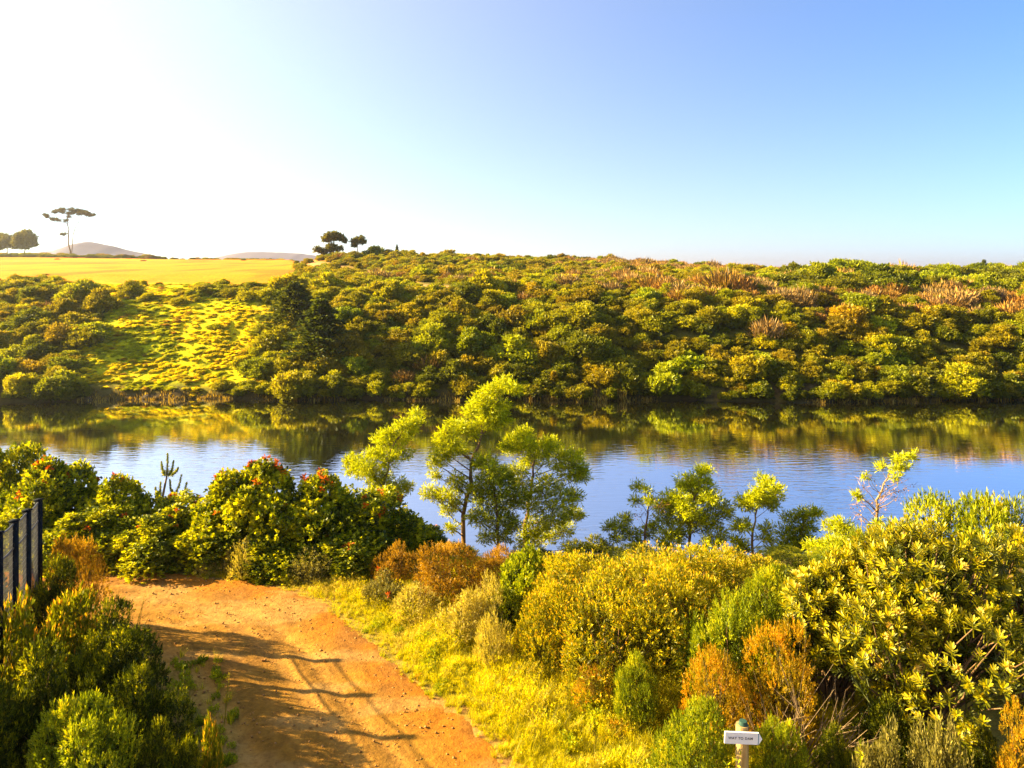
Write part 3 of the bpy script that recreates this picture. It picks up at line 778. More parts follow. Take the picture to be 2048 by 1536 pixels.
# meadow clumps
pts = []; rots = []; scs = []; tn = []; ix = []
for i in range(9000):
    px = rng.uniform(120, 600); D = rng.uniform(65.2, 95); x = pX(px, D)
    lo_ = 150+20*rng.randn()
    if px < lo_ and D < 80: continue
    z = H1(x, D) if False else None
    pts.append((x, D))
pts = np.array(pts)
pts = pts[(fbm(pts[:, 0]*.5+60, pts[:, 1]*.5, 3) > .42)|(rng.rand(len(pts)) < .2)][:5600]; zz = hgt(pts[:, 0], pts[:, 1])
nn = fbm(pts[:, 0]*.35, pts[:, 1]*.35, 3)
for i, (x, D) in enumerate(pts):
    s = .14+.36*rng.rand()**2.2
    rots.append((0, 0, rng.rand()*6)); scs.append((s*1.1, s*1.1, s*.62)); ix.append(rng.randint(0, 8))
    t = np.array((.66, .55, .002))*(.75+.5*rng.rand()) if nn[i] > .42 else np.array((.48, .48, .002))*(.7+.5*rng.rand())
    if rng.rand() < .1: t = np.array((.4, .24, .03))
    tn.append(t)
gn_scatter('meadow_plants', np.column_stack([pts, zz-.03]), rots, scs, ix, tn, protos, 'low yellow-green herbs and grass carpeting the meadow beyond the water')

# reeds along the far waterline
REED = leafmat('dry_reeds', [(0, (.10, .06, .02)), (.6, (.26, .17, .06)), (1, (.45, .33, .13))], trans=.3)
P = []
for (a, b_, dn, hh) in [(1035, 1225, 1100, .6), (1225, 1330, 200, .4), (1600, 2060, 1500, .45), (760, 920, 500, .35), (160, 460, 900, .4), (1230, 1250, 160, 1.0), (500, 700, 400, .4)]:
    for i in range(dn):
        px = rng.uniform(a, b_); P.append((px, hh))
P = np.array(P); D0 = np.full(len(P), 62.0)
xx = (P[:, 0]-CX)/FPX*64
yy = np.full(len(P), 62.5)
for _ in range(60):
    zz = hgt(xx, yy); yy = np.where(zz < .0+.12*np.sin(xx*3), yy+.06, yy)
yy += rng.randn(len(P))*.22
dirs = unit(np.stack([rng.randn(len(P))*.22, rng.randn(len(P))*.22, np.ones(len(P))], 1))
V, Qd, vv = leafquads(np.stack([xx, yy, np.maximum(hgt(xx, yy), -.1)-.05], 1), dirs, P[:, 1]*(.6+.7*rng.rand(len(P))), .06, rng)
o = obj('reeds', quadmesh('reeds', V, Qd, REED, v=vv)); tag(o, 'fringe of dry tan reeds along the far waterline', kind='stuff')

# rocks on the eroded far bank
ROCK = plainmat('dark_rock', [(.3, (.03, .022, .014)), (.7, (.15, .11, .07))], 3, bump=.8, spec=.03)
def rock_mesh(seed):
    rng = np.random.RandomState(seed); n_ = 7; k = 9
    V = []; 
    for i in range(n_):
        ph = -PI/2+PI*i/(n_-1)
        for j in range(k):
            th = 2*PI*j/k; d = np.array([math.cos(ph)*math.cos(th), math.cos(ph)*math.sin(th), math.sin(ph)])
            if i in (0, n_-1): d = np.array([0, 0, math.sin(ph)])
            q = .75+.5*vnoise(np.array([d[0]*1.7+seed*3.1+20]), np.array([d[1]*1.7+d[2]*2.1+20]))[0]
            V.append(d*q)
    Q_ = [(i*k+j, i*k+(j+1) % k, (i+1)*k+(j+1) % k, (i+1)*k+j) for i in range(n_-1) for j in range(k)]
    return quadmesh('rock', V, Q_, ROCK)
RK = [rock_mesh(s) for s in (1, 2, 3)]
for k, (px, s) in enumerate([(178, .5), (215, .4), (250, .55), (290, .8), (312, .6), (350, .5), (400, .45), (640, .4), (690, .5), (755, .4), (1395+260, .45)]):
    x = pX(px, 64.3); y = 62.5
    while H1(x, y) < .05: y += .05
    o = obj('rock', RK[k % 3], None, (x, y, .05)); o.scale = (s*.8, s*.5, s*.38); o.rotation_euler = (0, 0, k)
    RL = ['leftmost dark rock in the eroded bank below the meadow', 'second rock from the left in the bank below the meadow', 'third rock from the left in the bank below the meadow', 'largest rock in the bank below the meadow', 'rock just right of the largest one below the meadow', 'sixth rock from the left in the bank below the meadow', 'rightmost rock in the bank below the meadow', 'rock at the waterline below the tall dark conifer', 'rock at the waterline just right of the tall dark conifer', 'rock at the waterline behind the leaning sapling', 'lone rock at the far waterline beyond the bare-stemmed sapling']
    tag(o, RL[k], 'rock', 'rocks in the eroded far bank')
print('far done', round(time.time()-T0, 1))

# ------------------------------------------------------------------ lakeside saplings
ACA = leafmat('acacia_leaves', [(0, (.05, .085, .015)), (.4, (.24, .30, .008)), (.75, (.48, .50, .006)), (1, (.68, .62, .010))], trans=.34)
ACAD = leafmat('acacia_leaves_bluish', [(0, (.04, .08, .02)), (.5, (.20, .26, .012)), (.85, (.46, .47, .008)), (1, (.40, .38, .03))], trans=.34)
TWD = leafmat('dead_twig_colour', [(0, (.16, .07, .06)), (1, (.42, .24, .2))], trans=.1)
G = 'feathery saplings on the near bank'
clump_tree('sapling', 22.5, [(765, 1060), (768, 980), (782, 900), (805, 862), (828, 838)],
    [(828, 834, 13), (835, 842, 10), (811, 847, 16), (782, 864, 16), (772, 872, 12), (821, 860, 15), (795, 880, 22), (763, 890, 22), (802, 906, 20), (750, 905, 15), (769, 916, 25), (737, 922, 22), (711, 918, 16), (698, 922, 9), (701, 938, 14), (725, 940, 18), (750, 950, 20), (763, 968, 25), (802, 968, 18), (815, 975, 10), (745, 985, 20), (782, 990, 20), (760, 1010, 20)],
    ACA, 'feathery sapling leaning right behind the red-flowered hedge', 'tree', G, seed=11, r0=.05)
clump_tree('sapling', 23, [(922, 1098), (931, 1020), (936, 960), (944, 925), (962, 880), (975, 840), (1000, 785)],
    [(990, 776, 20), (1008, 768, 17), (1023, 772, 15), (1033, 780, 10), (975, 790, 18), (961, 803, 20), (948, 816, 14), (984, 822, 26), (1003, 815, 18), (1008, 840, 14), (942, 826, 15), (965, 842, 22), (990, 846, 18), (909, 858, 20), (888, 870, 13), (925, 852, 16), (945, 862, 18), (883, 882, 15), (905, 886, 14), (880, 918, 20), (897, 908, 13), (868, 930, 12), (925, 896, 10), (872, 950, 11), (912, 958, 15), (858, 985, 15), (876, 992, 16), (899, 985, 18), (893, 1024, 15), (912, 1008, 14), (905, 1050, 12), (920, 975, 12)],
    ACA, 'tallest feathery sapling, with crooked bare lower stem, leaning right', 'tree', G, seed=12, r0=.085)
clump_tree('sapling', 22.6, [(992, 1105), (995, 1050), (990, 990), (985, 940)],
    [(971, 922, 20), (955, 935, 14), (990, 930, 18), (990, 950, 25), (961, 972, 24), (1012, 960, 18), (1000, 981, 28), (968, 1000, 24), (948, 985, 14), (1012, 1015, 28), (968, 1033, 24), (945, 1030, 12), (1003, 1047, 26), (974, 1070, 16), (1033, 994, 22), (1025, 1050, 18), (1010, 1075, 16)],
    ACAD, 'dense dark feathery sapling right beside the tallest one', 'tree', G, seed=13, r0=.06)
clump_tree('sapling', 23.4, [(1045, 1098), (1052, 1040), (1062, 980), (1068, 920), (1060, 890)],
    [(1033, 880, 20), (1046, 868, 15), (1022, 903, 20), (1015, 890, 12), (1055, 885, 16), (1082, 896, 24), (1101, 886, 17), (1062, 925, 22), (1114, 920, 26), (1147, 909, 16), (1155, 928, 16), (1137, 948, 26), (1163, 952, 15), (1168, 938, 8), (1088, 965, 26), (1121, 985, 26), (1065, 997, 24), (1150, 990, 16), (1104, 1020, 26), (1145, 1024, 18), (1160, 1030, 9), (1072, 1046, 24), (1056, 1069, 22), (1098, 1076, 22), (1130, 1062, 18), (1140, 1092, 18), (1035, 940, 18), (1040, 965, 18)],
    ACA, 'broadest feathery sapling with layered crown reaching out to the right', 'tree', G, seed=14, r0=.08)
clump_tree('sapling', 22, [(1290, 1112), (1290, 1060), (1298, 1010), (1290, 985)],
    [(1282, 983, 10), (1290, 975, 7), (1295, 996, 10), (1273, 1003, 9), (1240, 1047, 14), (1222, 1056, 10), (1256, 1042, 10), (1262, 1065, 12), (1310, 1055, 9), (1299, 1075, 12), (1232, 1070, 12), (1275, 1085, 12)],
    ACAD, 'thin sparse sapling left of the bushy one, crown open in the middle', 'tree', G, seed=15, big=1.32, r0=.045, twigclumps=[(1300, 1020, 15), (1280, 1030, 12), (1312, 1000, 10)], twigm=TWD)
clump_tree('sapling', 22, [(1378, 1118), (1381, 1050), (1393, 980), (1406, 942)],
    [(1407, 938, 10), (1412, 948, 10), (1395, 958, 16), (1408, 970, 15), (1372, 970, 15), (1385, 978, 16), (1350, 985, 15), (1413, 985, 15), (1340, 1000, 18), (1365, 1002, 20), (1390, 1000, 22), (1332, 1018, 18), (1362, 1028, 22), (1395, 1028, 20), (1422, 1007, 18), (1445, 1015, 13), (1452, 1028, 8), (1330, 1045, 15), (1378, 1052, 20), (1420, 1040, 18), (1335, 1070, 20), (1360, 1078, 16), (1425, 1066, 20), (1400, 1078, 16), (1328, 1090, 14), (1440, 1080, 8)],
    ACA, 'bushy pyramid-shaped feathery sapling in the middle of the right-hand group', 'tree', G, seed=16, big=1.32, r0=.055)
clump_tree('sapling', 21.5, [(1503, 1140), (1506, 1080), (1511, 1035), (1518, 985)],
    [(1525, 962, 14), (1538, 968, 13), (1552, 978, 11), (1505, 975, 13), (1495, 985, 12), (1515, 990, 17), (1540, 992, 17), (1484, 1002, 13), (1500, 1008, 14), (1545, 1010, 12), (1525, 1008, 12), (1475, 1045, 14), (1488, 1052, 11), (1535, 1058, 12), (1472, 1080, 13), (1528, 1075, 11), (1484, 1100, 14)],
    ACA, 'sapling with round tuft on a bare pale stem, right of the bushy one', 'tree', G, seed=17, big=1.32, r0=.05, barkm=BARKPALE)
clump_tree('sapling', 21.5, [(1598, 1140), (1600, 1090), (1606, 1045)],
    [(1606, 1032, 15), (1622, 1020, 11), (1632, 1024, 6), (1586, 1042, 13), (1615, 1052, 15), (1578, 1068, 16), (1605, 1075, 18), (1568, 1090, 16), (1612, 1098, 18), (1590, 1100, 18), (1550, 1100, 15), (1565, 1115, 18), (1622, 1075, 10)],
    ACAD, 'bluish green sapling between the bare-stemmed one and the bright bush', 'tree', G, seed=18, big=1.32, r0=.045)
clump_tree('sapling', 19.5, [(1680, 1150), (1682, 1100), (1686, 1060)],
    [(1689, 1050, 14), (1676, 1062, 18), (1700, 1066, 15), (1715, 1080, 16), (1654, 1082, 18), (1690, 1085, 24), (1641, 1105, 18), (1665, 1108, 22), (1700, 1105, 20), (1720, 1100, 15), (1635, 1122, 15)],
    ACA, 'low bright yellow-green sapling bush left of the half-dead sapling', 'tree', G, seed=19, r0=.045)
clump_tree('sapling', 18.5, [(1750, 1110), (1752, 1060), (1754, 1020), (1762, 980), (1776, 945)],
    [(1812, 906, 6), (1798, 906, 5), (1791, 920, 9), (1807, 922, 7), (1768, 936, 8), (1781, 932, 8), (1797, 930, 8), (1775, 945, 6), (1723, 949, 5), (1712, 988, 6), (1703, 985, 4), (1742, 1040, 5), (1760, 1045, 6)],
    ACA, 'half-dead sapling with pinkish bare twigs and green only at its tip', 'tree', G, seed=20, r0=.055, barkm=BARKPALE,
    twigclumps=[(1730, 977, 15), (1753, 969, 13), (1725, 1006, 17), (1745, 999, 15), (1779, 973, 13), (1799, 969, 13), (1783, 989, 10), (1722, 1030, 12), (1775, 1023, 12), (1735, 1048, 13), (1792, 960, 9), (1738, 955, 9)], twigm=TWD)
print('saplings', round(time.time()-T0, 1))

# ------------------------------------------------------------------ near shrubs
class Species: pass
def species(name, leafm, stemm, n, k, slen, L_, W_, alpha, up, lob, flat, r0, nst, seeds, low=-.25, tip=None, depth=(.72, 1.08), spread=.62, fold=0, hscale=1.0, R=1.5, Hh=1.5):
    """meshes are built at real size for a shrub R metres in radius and Hh high, then only mildly scaled"""
    out = []
    for sd2 in seeds:
        rng = np.random.RandomState(sd2); lo = lobes_for(rng, lob+7, flat, .74, .6, .4)
        P, D_ = sprigs(rng, lo, n, up, low, depth)
        S = np.array([R, R, Hh])
        V, Q_, vv = leaves_on(rng, P*S, D_, k, slen, L_, W_, alpha, fold=fold, tipfrac=tip)
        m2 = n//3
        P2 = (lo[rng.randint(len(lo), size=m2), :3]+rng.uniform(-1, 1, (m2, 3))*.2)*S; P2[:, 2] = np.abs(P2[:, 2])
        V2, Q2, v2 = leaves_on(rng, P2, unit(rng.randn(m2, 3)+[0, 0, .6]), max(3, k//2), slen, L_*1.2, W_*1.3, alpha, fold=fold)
        mb = MB(); mb.add(V, Q_, vv); mb.add(V2, Q2, v2*.35)  # inner leaves darkened to paint the shade inside the shrub
        fol = mb.mesh('foliage', leafm)
        st = stems_mesh(rng, S, lo, nst, r0, stemm)
        out.append((fol, st, P*S, D_, S))
    return out
HEATH = leafmat('heath_needles', [(0, (.10, .12, .010)), (.4, (.26, .25, .010)), (.74, (.43, .40, .008)), (.85, (.50, .40, .015)), (1, (.55, .28, .02))], trans=.34)
HEATHG = leafmat('green_heath_needles', [(0, (.05, .09, .012)), (.5, (.17, .22, .012)), (.8, (.34, .36, .015)), (1, (.45, .36, .02))], trans=.34)
SHADEH = leafmat('shaded_heath_needles', [(0, (.02, .035, .006)), (.5, (.045, .062, .005)), (.75, (.16, .18, .007)), (1, (.42, .36, .015))], trans=.34)  # heath colour darkened for shade, bright upper stops painted as sunlit tips
ORANGE = leafmat('rusty_heath_needles', [(0, (.12, .10, .008)), (.45, (.28, .20, .008)), (.75, (.46, .26, .012)), (1, (.62, .24, .02))], trans=.34)
BROWN = leafmat('bronze_shrub_leaves', [(0, (.10, .055, .012)), (.5, (.25, .14, .018)), (1, (.42, .25, .03))], trans=.35)
HEDGE = leafmat('hedge_leaves', [(0, (.02, .04, .004)), (.4, (.11, .15, .005)), (.75, (.42, .42, .006)), (1, (.64, .56, .010))], trans=.34, gloss=.02)
PALE = leafmat('pale_herb_leaves', [(0, (.16, .14, .05)), (.5, (.36, .31, .13)), (1, (.56, .48, .26))], trans=.35)
GREY = leafmat('grey_herb_leaves', [(0, (.06, .06, .035)), (.5, (.15, .14, .08)), (1, (.32, .28, .17))], trans=.3)
PADDLE = leafmat('paddle_leaves', [(0, (.025, .045, .004)), (.4, (.11, .13, .004)), (.8, (.36, .33, .005)), (1, (.55, .40, .015))], trans=.34, gloss=.03, rough=.45)
REDF = leafmat('red_petals', [(0, (.40, .05, .008)), (1, (.55, .13, .012))], trans=.3)

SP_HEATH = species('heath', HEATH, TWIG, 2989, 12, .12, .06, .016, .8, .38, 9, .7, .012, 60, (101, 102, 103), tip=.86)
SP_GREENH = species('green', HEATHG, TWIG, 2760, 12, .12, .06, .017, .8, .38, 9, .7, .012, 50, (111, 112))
SP_SHADEH = species('dark', SHADEH, TWIG, 2989, 12, .12, .06, .018, .8, .38, 9, .7, .012, 50, (121, 122))
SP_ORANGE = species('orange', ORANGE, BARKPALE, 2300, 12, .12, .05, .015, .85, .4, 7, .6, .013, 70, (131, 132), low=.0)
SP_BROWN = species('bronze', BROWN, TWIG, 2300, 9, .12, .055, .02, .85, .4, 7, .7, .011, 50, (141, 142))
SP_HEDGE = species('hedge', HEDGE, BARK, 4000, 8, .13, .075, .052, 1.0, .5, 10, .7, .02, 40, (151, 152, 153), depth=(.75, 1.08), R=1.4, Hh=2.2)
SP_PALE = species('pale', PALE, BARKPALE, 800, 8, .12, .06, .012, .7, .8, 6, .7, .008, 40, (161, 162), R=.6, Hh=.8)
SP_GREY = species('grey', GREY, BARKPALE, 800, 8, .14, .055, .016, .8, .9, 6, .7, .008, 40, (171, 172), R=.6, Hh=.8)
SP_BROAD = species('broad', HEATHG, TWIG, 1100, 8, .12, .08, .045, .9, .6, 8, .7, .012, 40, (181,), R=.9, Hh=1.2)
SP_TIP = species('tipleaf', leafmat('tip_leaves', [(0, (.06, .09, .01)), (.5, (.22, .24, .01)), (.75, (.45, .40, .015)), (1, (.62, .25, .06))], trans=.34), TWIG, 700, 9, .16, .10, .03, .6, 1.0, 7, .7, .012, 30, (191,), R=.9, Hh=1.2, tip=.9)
# petals of the red flowers, shared
def flower_mesh(seed):
    rng = np.random.RandomState(seed); mb = MB(); n_ = 16
    d = unit(rng.randn(n_, 3)+np.array([0, 0, .8]))
    mb.add(*leafquads(d*.012, d, .06+.03*rng.rand(n_), .028, rng, rng.rand(n_)))
    mb.tube([(0, 0, -.06), (0, 0, .015)], [.006, .008], 4)
    return mb.mesh('flower', REDF)
FL = [flower_mesh(s) for s in (1, 2, 3)]
ncount = [0]
def shrub(sp, px, D, ytop, wpx, label, cat='shrub', group=None, name='shrub', var=None, flowers=0, rz=None, jit=0):
    i = ncount[0]; ncount[0] += 1
    rng = np.random.RandomState(900+i)
    fol, st, P, Dd, S = sp[i % len(sp)] if var is None else sp[var % len(sp)]
    x = pX(px, D); z = H1(x, D); h = pZ(ytop, D)-z; w_ = wpx/FPX*D/2
    root = empty(name, (x, D, z), rng.rand()*6.28 if rz is None else rz, (w_/S[0]*1.02, w_/S[0]*1.02, h/S[2]*1.02))
    tag(root, label, cat, group)
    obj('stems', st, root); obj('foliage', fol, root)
    if flowers:
        # the blooms sit on the outermost sprigs
        cs = np.argsort(-(P[:, 2]+.3*np.linalg.norm(P[:, :2], axis=1))+rng.randn(len(P))*.35)[:flowers]
        for j in cs:
            f = obj('flower', FL[rng.randint(3)], root, tuple(P[j]+Dd[j]*.07))
            f.rotation_euler = (rng.randn()*.4, rng.randn()*.4, rng.rand()*6); s = rng.uniform(.8, 1.5); f.scale = (s, s, s)
    return root
GH = 'shrubs of the red-flowered hedge'
shrub(SP_HEDGE, 22, 19, 893, 183, 'yellow-green hedge shrub behind the fence at the left edge', group=GH, flowers=2)
shrub(SP_HEDGE, 112, 17.6, 922, 231, 'hedge shrub with red blooms just right of the fence, in front of the water', group=GH, flowers=8)
shrub(SP_HEDGE, 232, 17.2, 955, 207, 'ragged hedge shrub left of the candle-like young pine', group=GH, flowers=4)
shrub(SP_HEDGE, 350, 17.0, 1000, 244, 'low hedge shrub below the candle-like young pine', group=GH, flowers=8)
shrub(SP_HEDGE, 510, 16.8, 925, 268, 'tallest rounded hedge shrub, crowned with red blooms', group=GH, flowers=14)
shrub(SP_HEDGE, 640, 16.6, 950, 268, 'hedge shrub with scattered red blooms left of the leaning sapling', group=GH, flowers=13)
shrub(SP_HEDGE, 752, 16.6, 990, 244, 'dark hedge shrub with red blooms below the leaning sapling', group=GH, flowers=11)
shrub(SP_HEDGE, 835, 17.2, 1050, 158, 'last low shrub at the right end of the hedge', group=GH, flowers=2)
shrub(SP_HEDGE, 60, 17.0, 1010, 231, 'lower hedge shrub right behind the fence panels', group=GH, flowers=2)
shrub(SP_HEDGE, 180, 16.4, 1020, 244, 'shaded front hedge shrub where the road leaves to the left', group=GH, flowers=2)
shrub(SP_HEDGE, 300, 16.4, 1030, 231, 'shaded hedge shrub in front of the low red-flowered one', group=GH, flowers=2)
shrub(SP_HEDGE, 430, 16.4, 1020, 231, 'front hedge shrub left of the pale round bush', group=GH, flowers=3)
shrub(SP_HEDGE, 570, 16.3, 1040, 231, 'front hedge shrub right of the pale round bush', group=GH, flowers=3)
shrub(SP_HEDGE, 690, 15.8, 1070, 207, 'low front hedge shrub dotted with bright red blooms near the grass', group=GH, flowers=9)
shrub(SP_HEDGE, 820, 19, 1040, 170, 'dark bank shrub at the water behind the right end of the hedge')
shrub(SP_SHADEH, 900, 20, 1085, 150, 'dark low shrub under the tallest sapling')
shrub(SP_SHADEH, 1190, 20.5, 1072, 150, 'dark brownish shrub on the bank between two sapling groups')
shrub(SP_SHADEH, 1270, 19, 1095, 150, 'dark shrub at the foot of the thin sparse sapling')
shrub(SP_SHADEH, 1070, 20.5, 1090, 140, 'dark shrub at the foot of the broadest sapling')
shrub(SP_SHADEH, 1560, 18, 1115, 160, 'dark green shrub at the foot of the bluish sapling')
shrub(SP_SHADEH, 1600, 16.5, 1112, 150, 'dark shrub on the bank between bluish sapling and rusty bush')
shrub(SP_GREENH, 1690, 16, 1105, 160, 'green shrub on the bank in front of the bright low sapling')
shrub(SP_GREENH, 1540, 15.2, 1128, 130, 'green shrub at the foot of the bare-stemmed sapling')
shrub(SP_GREENH, 1470, 19.5, 1120, 150, 'green shrub at the foot of the bushy sapling')
# front of the hedge
shrub(SP_BROWN, 252, 15.95, 1092, 100, 'small olive-brown bush at the shaded far edge of the road')
shrub(SP_GREY, 352, 15.9, 1105, 80, 'small greyish bush at the shaded far edge of the road')
shrub(SP_PALE, 489, 15.6, 1083, 84, 'pale straw-coloured round bush where hedge and road meet', name='pale_bush')
shrub(SP_PALE, 428, 15.7, 1112, 80, 'small pale twiggy bush left of the pale round one', name='pale_bush')
shrub(SP_GREY, 625, 15.4, 1100, 110, 'grey herb in the hedge shade left of the red blooms')
# middle
shrub(SP_BROWN, 800, 15.2, 1083, 120, 'rusty brown bush left of the larger rusty one, above the grass')
shrub(SP_BROWN, 900, 14.4, 1092, 190, 'largest rusty brown bush, below the tallest sapling')
shrub(SP_BROWN, 1000, 15.0, 1092, 150, 'rusty bush partly behind the small bright green one')
shrub(SP_BROAD, 1052, 13.9, 1093, 120, 'small bright green leafy bush left of the big yellow heath')
shrub(SP_BROAD, 1010, 13.2, 1180, 90, 'small dark green leafy bush behind the white-flowered herb')
shrub(SP_PALE, 975, 13.2, 1150, 90, 'white-flowered grey herb bush between rusty bush and yellow heath', name='pale_bush')
shrub(SP_PALE, 935, 12.9, 1192, 130, 'dry blond grass-like tussock in the middle of the verge', name='pale_bush')
shrub(SP_PALE, 832, 13.6, 1172, 110, 'pale dry herb at the upper left of the verge grass', name='pale_bush')
shrub(SP_GREY, 770, 14.3, 1145, 100, 'greyish herb with one red bloom beside the verge grass', flowers=2)
shrub(SP_PALE, 985, 12.0, 1225, 80, 'pale silvery grass clump at the left foot of the yellow heath', name='pale_bush')
# yellow heath mound
GY_ = 'golden heath shrubs of the big mound'
shrub(SP_HEATH, 1150, 13.2, 1112, 280, 'golden heath shrub at the upper left of the big mound', group=GY_)
shrub(SP_HEATH, 1330, 13.5, 1095, 330, 'golden heath shrub at the top of the big mound below the bushy sapling', group=GY_)
shrub(SP_HEATH, 1480, 14, 1105, 220, 'golden heath shrub at the right end of the mound top', group=GY_)
shrub(SP_HEATH, 1110, 12.1, 1170, 190, 'golden heath shrub at the left foot of the mound', group=GY_)
shrub(SP_HEATH, 1230, 11.6, 1165, 330, 'golden heath shrub bulging from the middle of the mound', group=GY_)
shrub(SP_HEATH, 1370, 12.2, 1140, 260, 'golden heath shrub above the dark hollow of the mound', group=GY_)
shrub(SP_GREENH, 1470, 10.8, 1190, 250, 'lime heath shrub between the mound hollow and the paddle-leaved bush')
shrub(SP_GREENH, 1565, 12.0, 1150, 190, 'green heath shrub behind the rusty bush')
shrub(SP_GREENH, 1272, 10.5, 1312, 110, 'small upright green shrub in front of the golden mound')
shrub(SP_ORANGE, 1180, 11.0, 1335, 130, 'low orange-yellow herb patch left of the small upright shrub')
shrub(SP_ORANGE, 1435, 9.9, 1305, 170, 'orange-tipped heath behind the signpost')
shrub(SP_ORANGE, 1570, 9.9, 1255, 230, 'tall rusty orange bush with bare grey branches right of the signpost')
shrub(SP_GREENH, 1400, 9.0, 1400, 190, 'green heath left of the signpost')
shrub(SP_GREENH, 1560, 8.9, 1440, 130, 'dark green heath right behind the signpost')
# behind the paddle-leaved bush
shrub(SP_GREENH, 1880, 12.8, 1003, 330, 'fine-leaved lime bush showing above the paddle-leaved one')
shrub(SP_GREENH, 2010, 12.4, 1000, 280, 'fine-leaved lime bush at the right edge behind the paddle-leaved one')
shrub(SP_GREENH, 1720, 14.0, 1060, 170, 'fine-leaved lime bush near the half-dead sapling')
shrub(SP_ORANGE, 2050, 8.3, 1418, 190, 'orange heath in the lower right corner')
shrub(SP_GREY, 1770, 8.5, 1450, 120, 'thin grey herb in the shade under the paddle-leaved bush, left one')
shrub(SP_GREY, 1880, 8.4, 1440, 130, 'thin grey herb in the shade under the paddle-leaved bush, right one')
shrub(SP_SHADEH, 1680, 8.9, 1455, 120, 'dark filler herb added to deepen the shade left of the thin grey herbs')  # this and the next two: dark shrubs added to deepen shade under the bush
shrub(SP_SHADEH, 1960, 8.7, 1455, 150, 'dark filler herb added to deepen the shade beside the corner orange heath')
shrub(SP_SHADEH, 1800, 9.3, 1400, 200, 'dark undergrowth added to deepen the shade behind the thin grey herbs')
# left of the road
shrub(SP_BROWN, 150, 13.0, 1078, 150, 'flat-topped olive-yellow bush at the far left corner of the road')
shrub(SP_SHADEH, 100, 12.2, 1120, 160, 'green bush right beside the fence end')
shrub(SP_TIP, 155, 11.4, 1188, 170, 'leafy shrub with yellow and pink shoot tips left of the road', name='leafy_shrub')
shrub(SP_TIP, 40, 10.5, 1200, 150, 'leafy shrub with yellow tips under the fence', name='leafy_shrub')
shrub(SP_SHADEH, 225, 11.0, 1200, 200, 'dark heath shrub whose edge overlaps the sunlit road bend')
shrub(SP_SHADEH, 225, 10.2, 1262, 250, 'large dark heath shrub in shade on the left of the road')
shrub(SP_SHADEH, 80, 9.4, 1290, 260, 'dark heath shrub at the left edge under the leafy ones')
shrub(SP_SHADEH, 270, 9.3, 1345, 220, 'dark heath shrub beside the shaded part of the road')
shrub(SP_GREENH, 150, 8.3, 1425, 290, 'sunlit-topped green heath in the lower left corner')
shrub(SP_SHADEH, 330, 8.6, 1440, 150, 'low dark heath by the road at the bottom')
shrub(SP_TIP, 418, 8.9, 1440, 56, 'small pointed yellow-green shrub at the road edge, bottom', name='leafy_shrub')
shrub(SP_SHADEH, -60, 8.6, 1330, 260, 'dark heath shrub beyond the left edge at the bottom')
shrub(SP_HEDGE, -130, 12.5, 1040, 260, 'hedge shrub behind the fence beyond the left edge')
shrub(SP_SHADEH, -300, 9.2, 1130, 260, 'dark heath shrub left of the road beyond the left edge')
print('near shrubs', round(time.time()-T0, 1))

# ---- large paddle-leaved bush: built from rosettes of leaves
def paddle(rng, n_, Lm, Wm, al):
    """rosette: n_ leaves of six quads each, spoon shaped, slightly cupped"""
    mb = MB()
    for i in range(n_):
        t = i/n_; a = i*2.4+rng.rand()*.4; tilt = al*(1.1-.75*t)+rng.randn()*.12
        d = np.array([math.cos(a)*math.sin(tilt), math.sin(a)*math.sin(tilt), math.cos(tilt)])
        s = unit(np.cross(d, [0, 0, 1.])+1e-6); nn = np.cross(s, d)
        Ll = Lm*rng.uniform(.75, 1.15); W = Wm*rng.uniform(.85, 1.15)
        b0 = np.array([0, 0, -.10+.12*t])
        prof = [(.0, .12), (.45, .7), (.8, 1.0), (1.0, .35)]
        rows = []
        for (u, w_) in prof:
            c = b0+d*Ll*u+nn*(.10*Ll*u*u)*-1*np.sign(nn[2]+1e-9)*.6
            rows += [c-s*W*w_/2+nn*W*.12*w_, c, c+s*W*w_/2+nn*W*.12*w_]
        Q_ = []
        for j in range(3):
            Q_ += [(3*j, 3*j+1, 3*j+4, 3*j+3), (3*j+1, 3*j+2, 3*j+5, 3*j+4)]
        vv = np.clip(.10+.55*rng.rand()+.35*t, 0, 1)
        mb.add(np.array(rows), np.array(Q_), np.full(12, vv))
    mb.tube([(0, 0, -.22), (0, 0, 0)], [.009, .006], 4, cap=False)
    return mb.mesh('leaf_cluster', PADDLE)
rr_ = np.random.RandomState(5)
ROS = [paddle(rr_, 26, .105, .022, 1.15) for _ in range(5)]
BUD = MB(); 
BUD.add(*leafquads(np.zeros((26, 3)), unit(rr_.randn(26, 3)*[.5, .5, .3]+[0, 0, 1]), .085, .022, rr_, .7+.3*rr_.rand(26)))
budm = leafmat('dried_flower_heads', [(0, (.4, .2, .08)), (.8, (.62, .42, .24)), (1, (.75, .6, .42))], trans=.2)
BUDM = BUD.mesh('flower_head', budm)
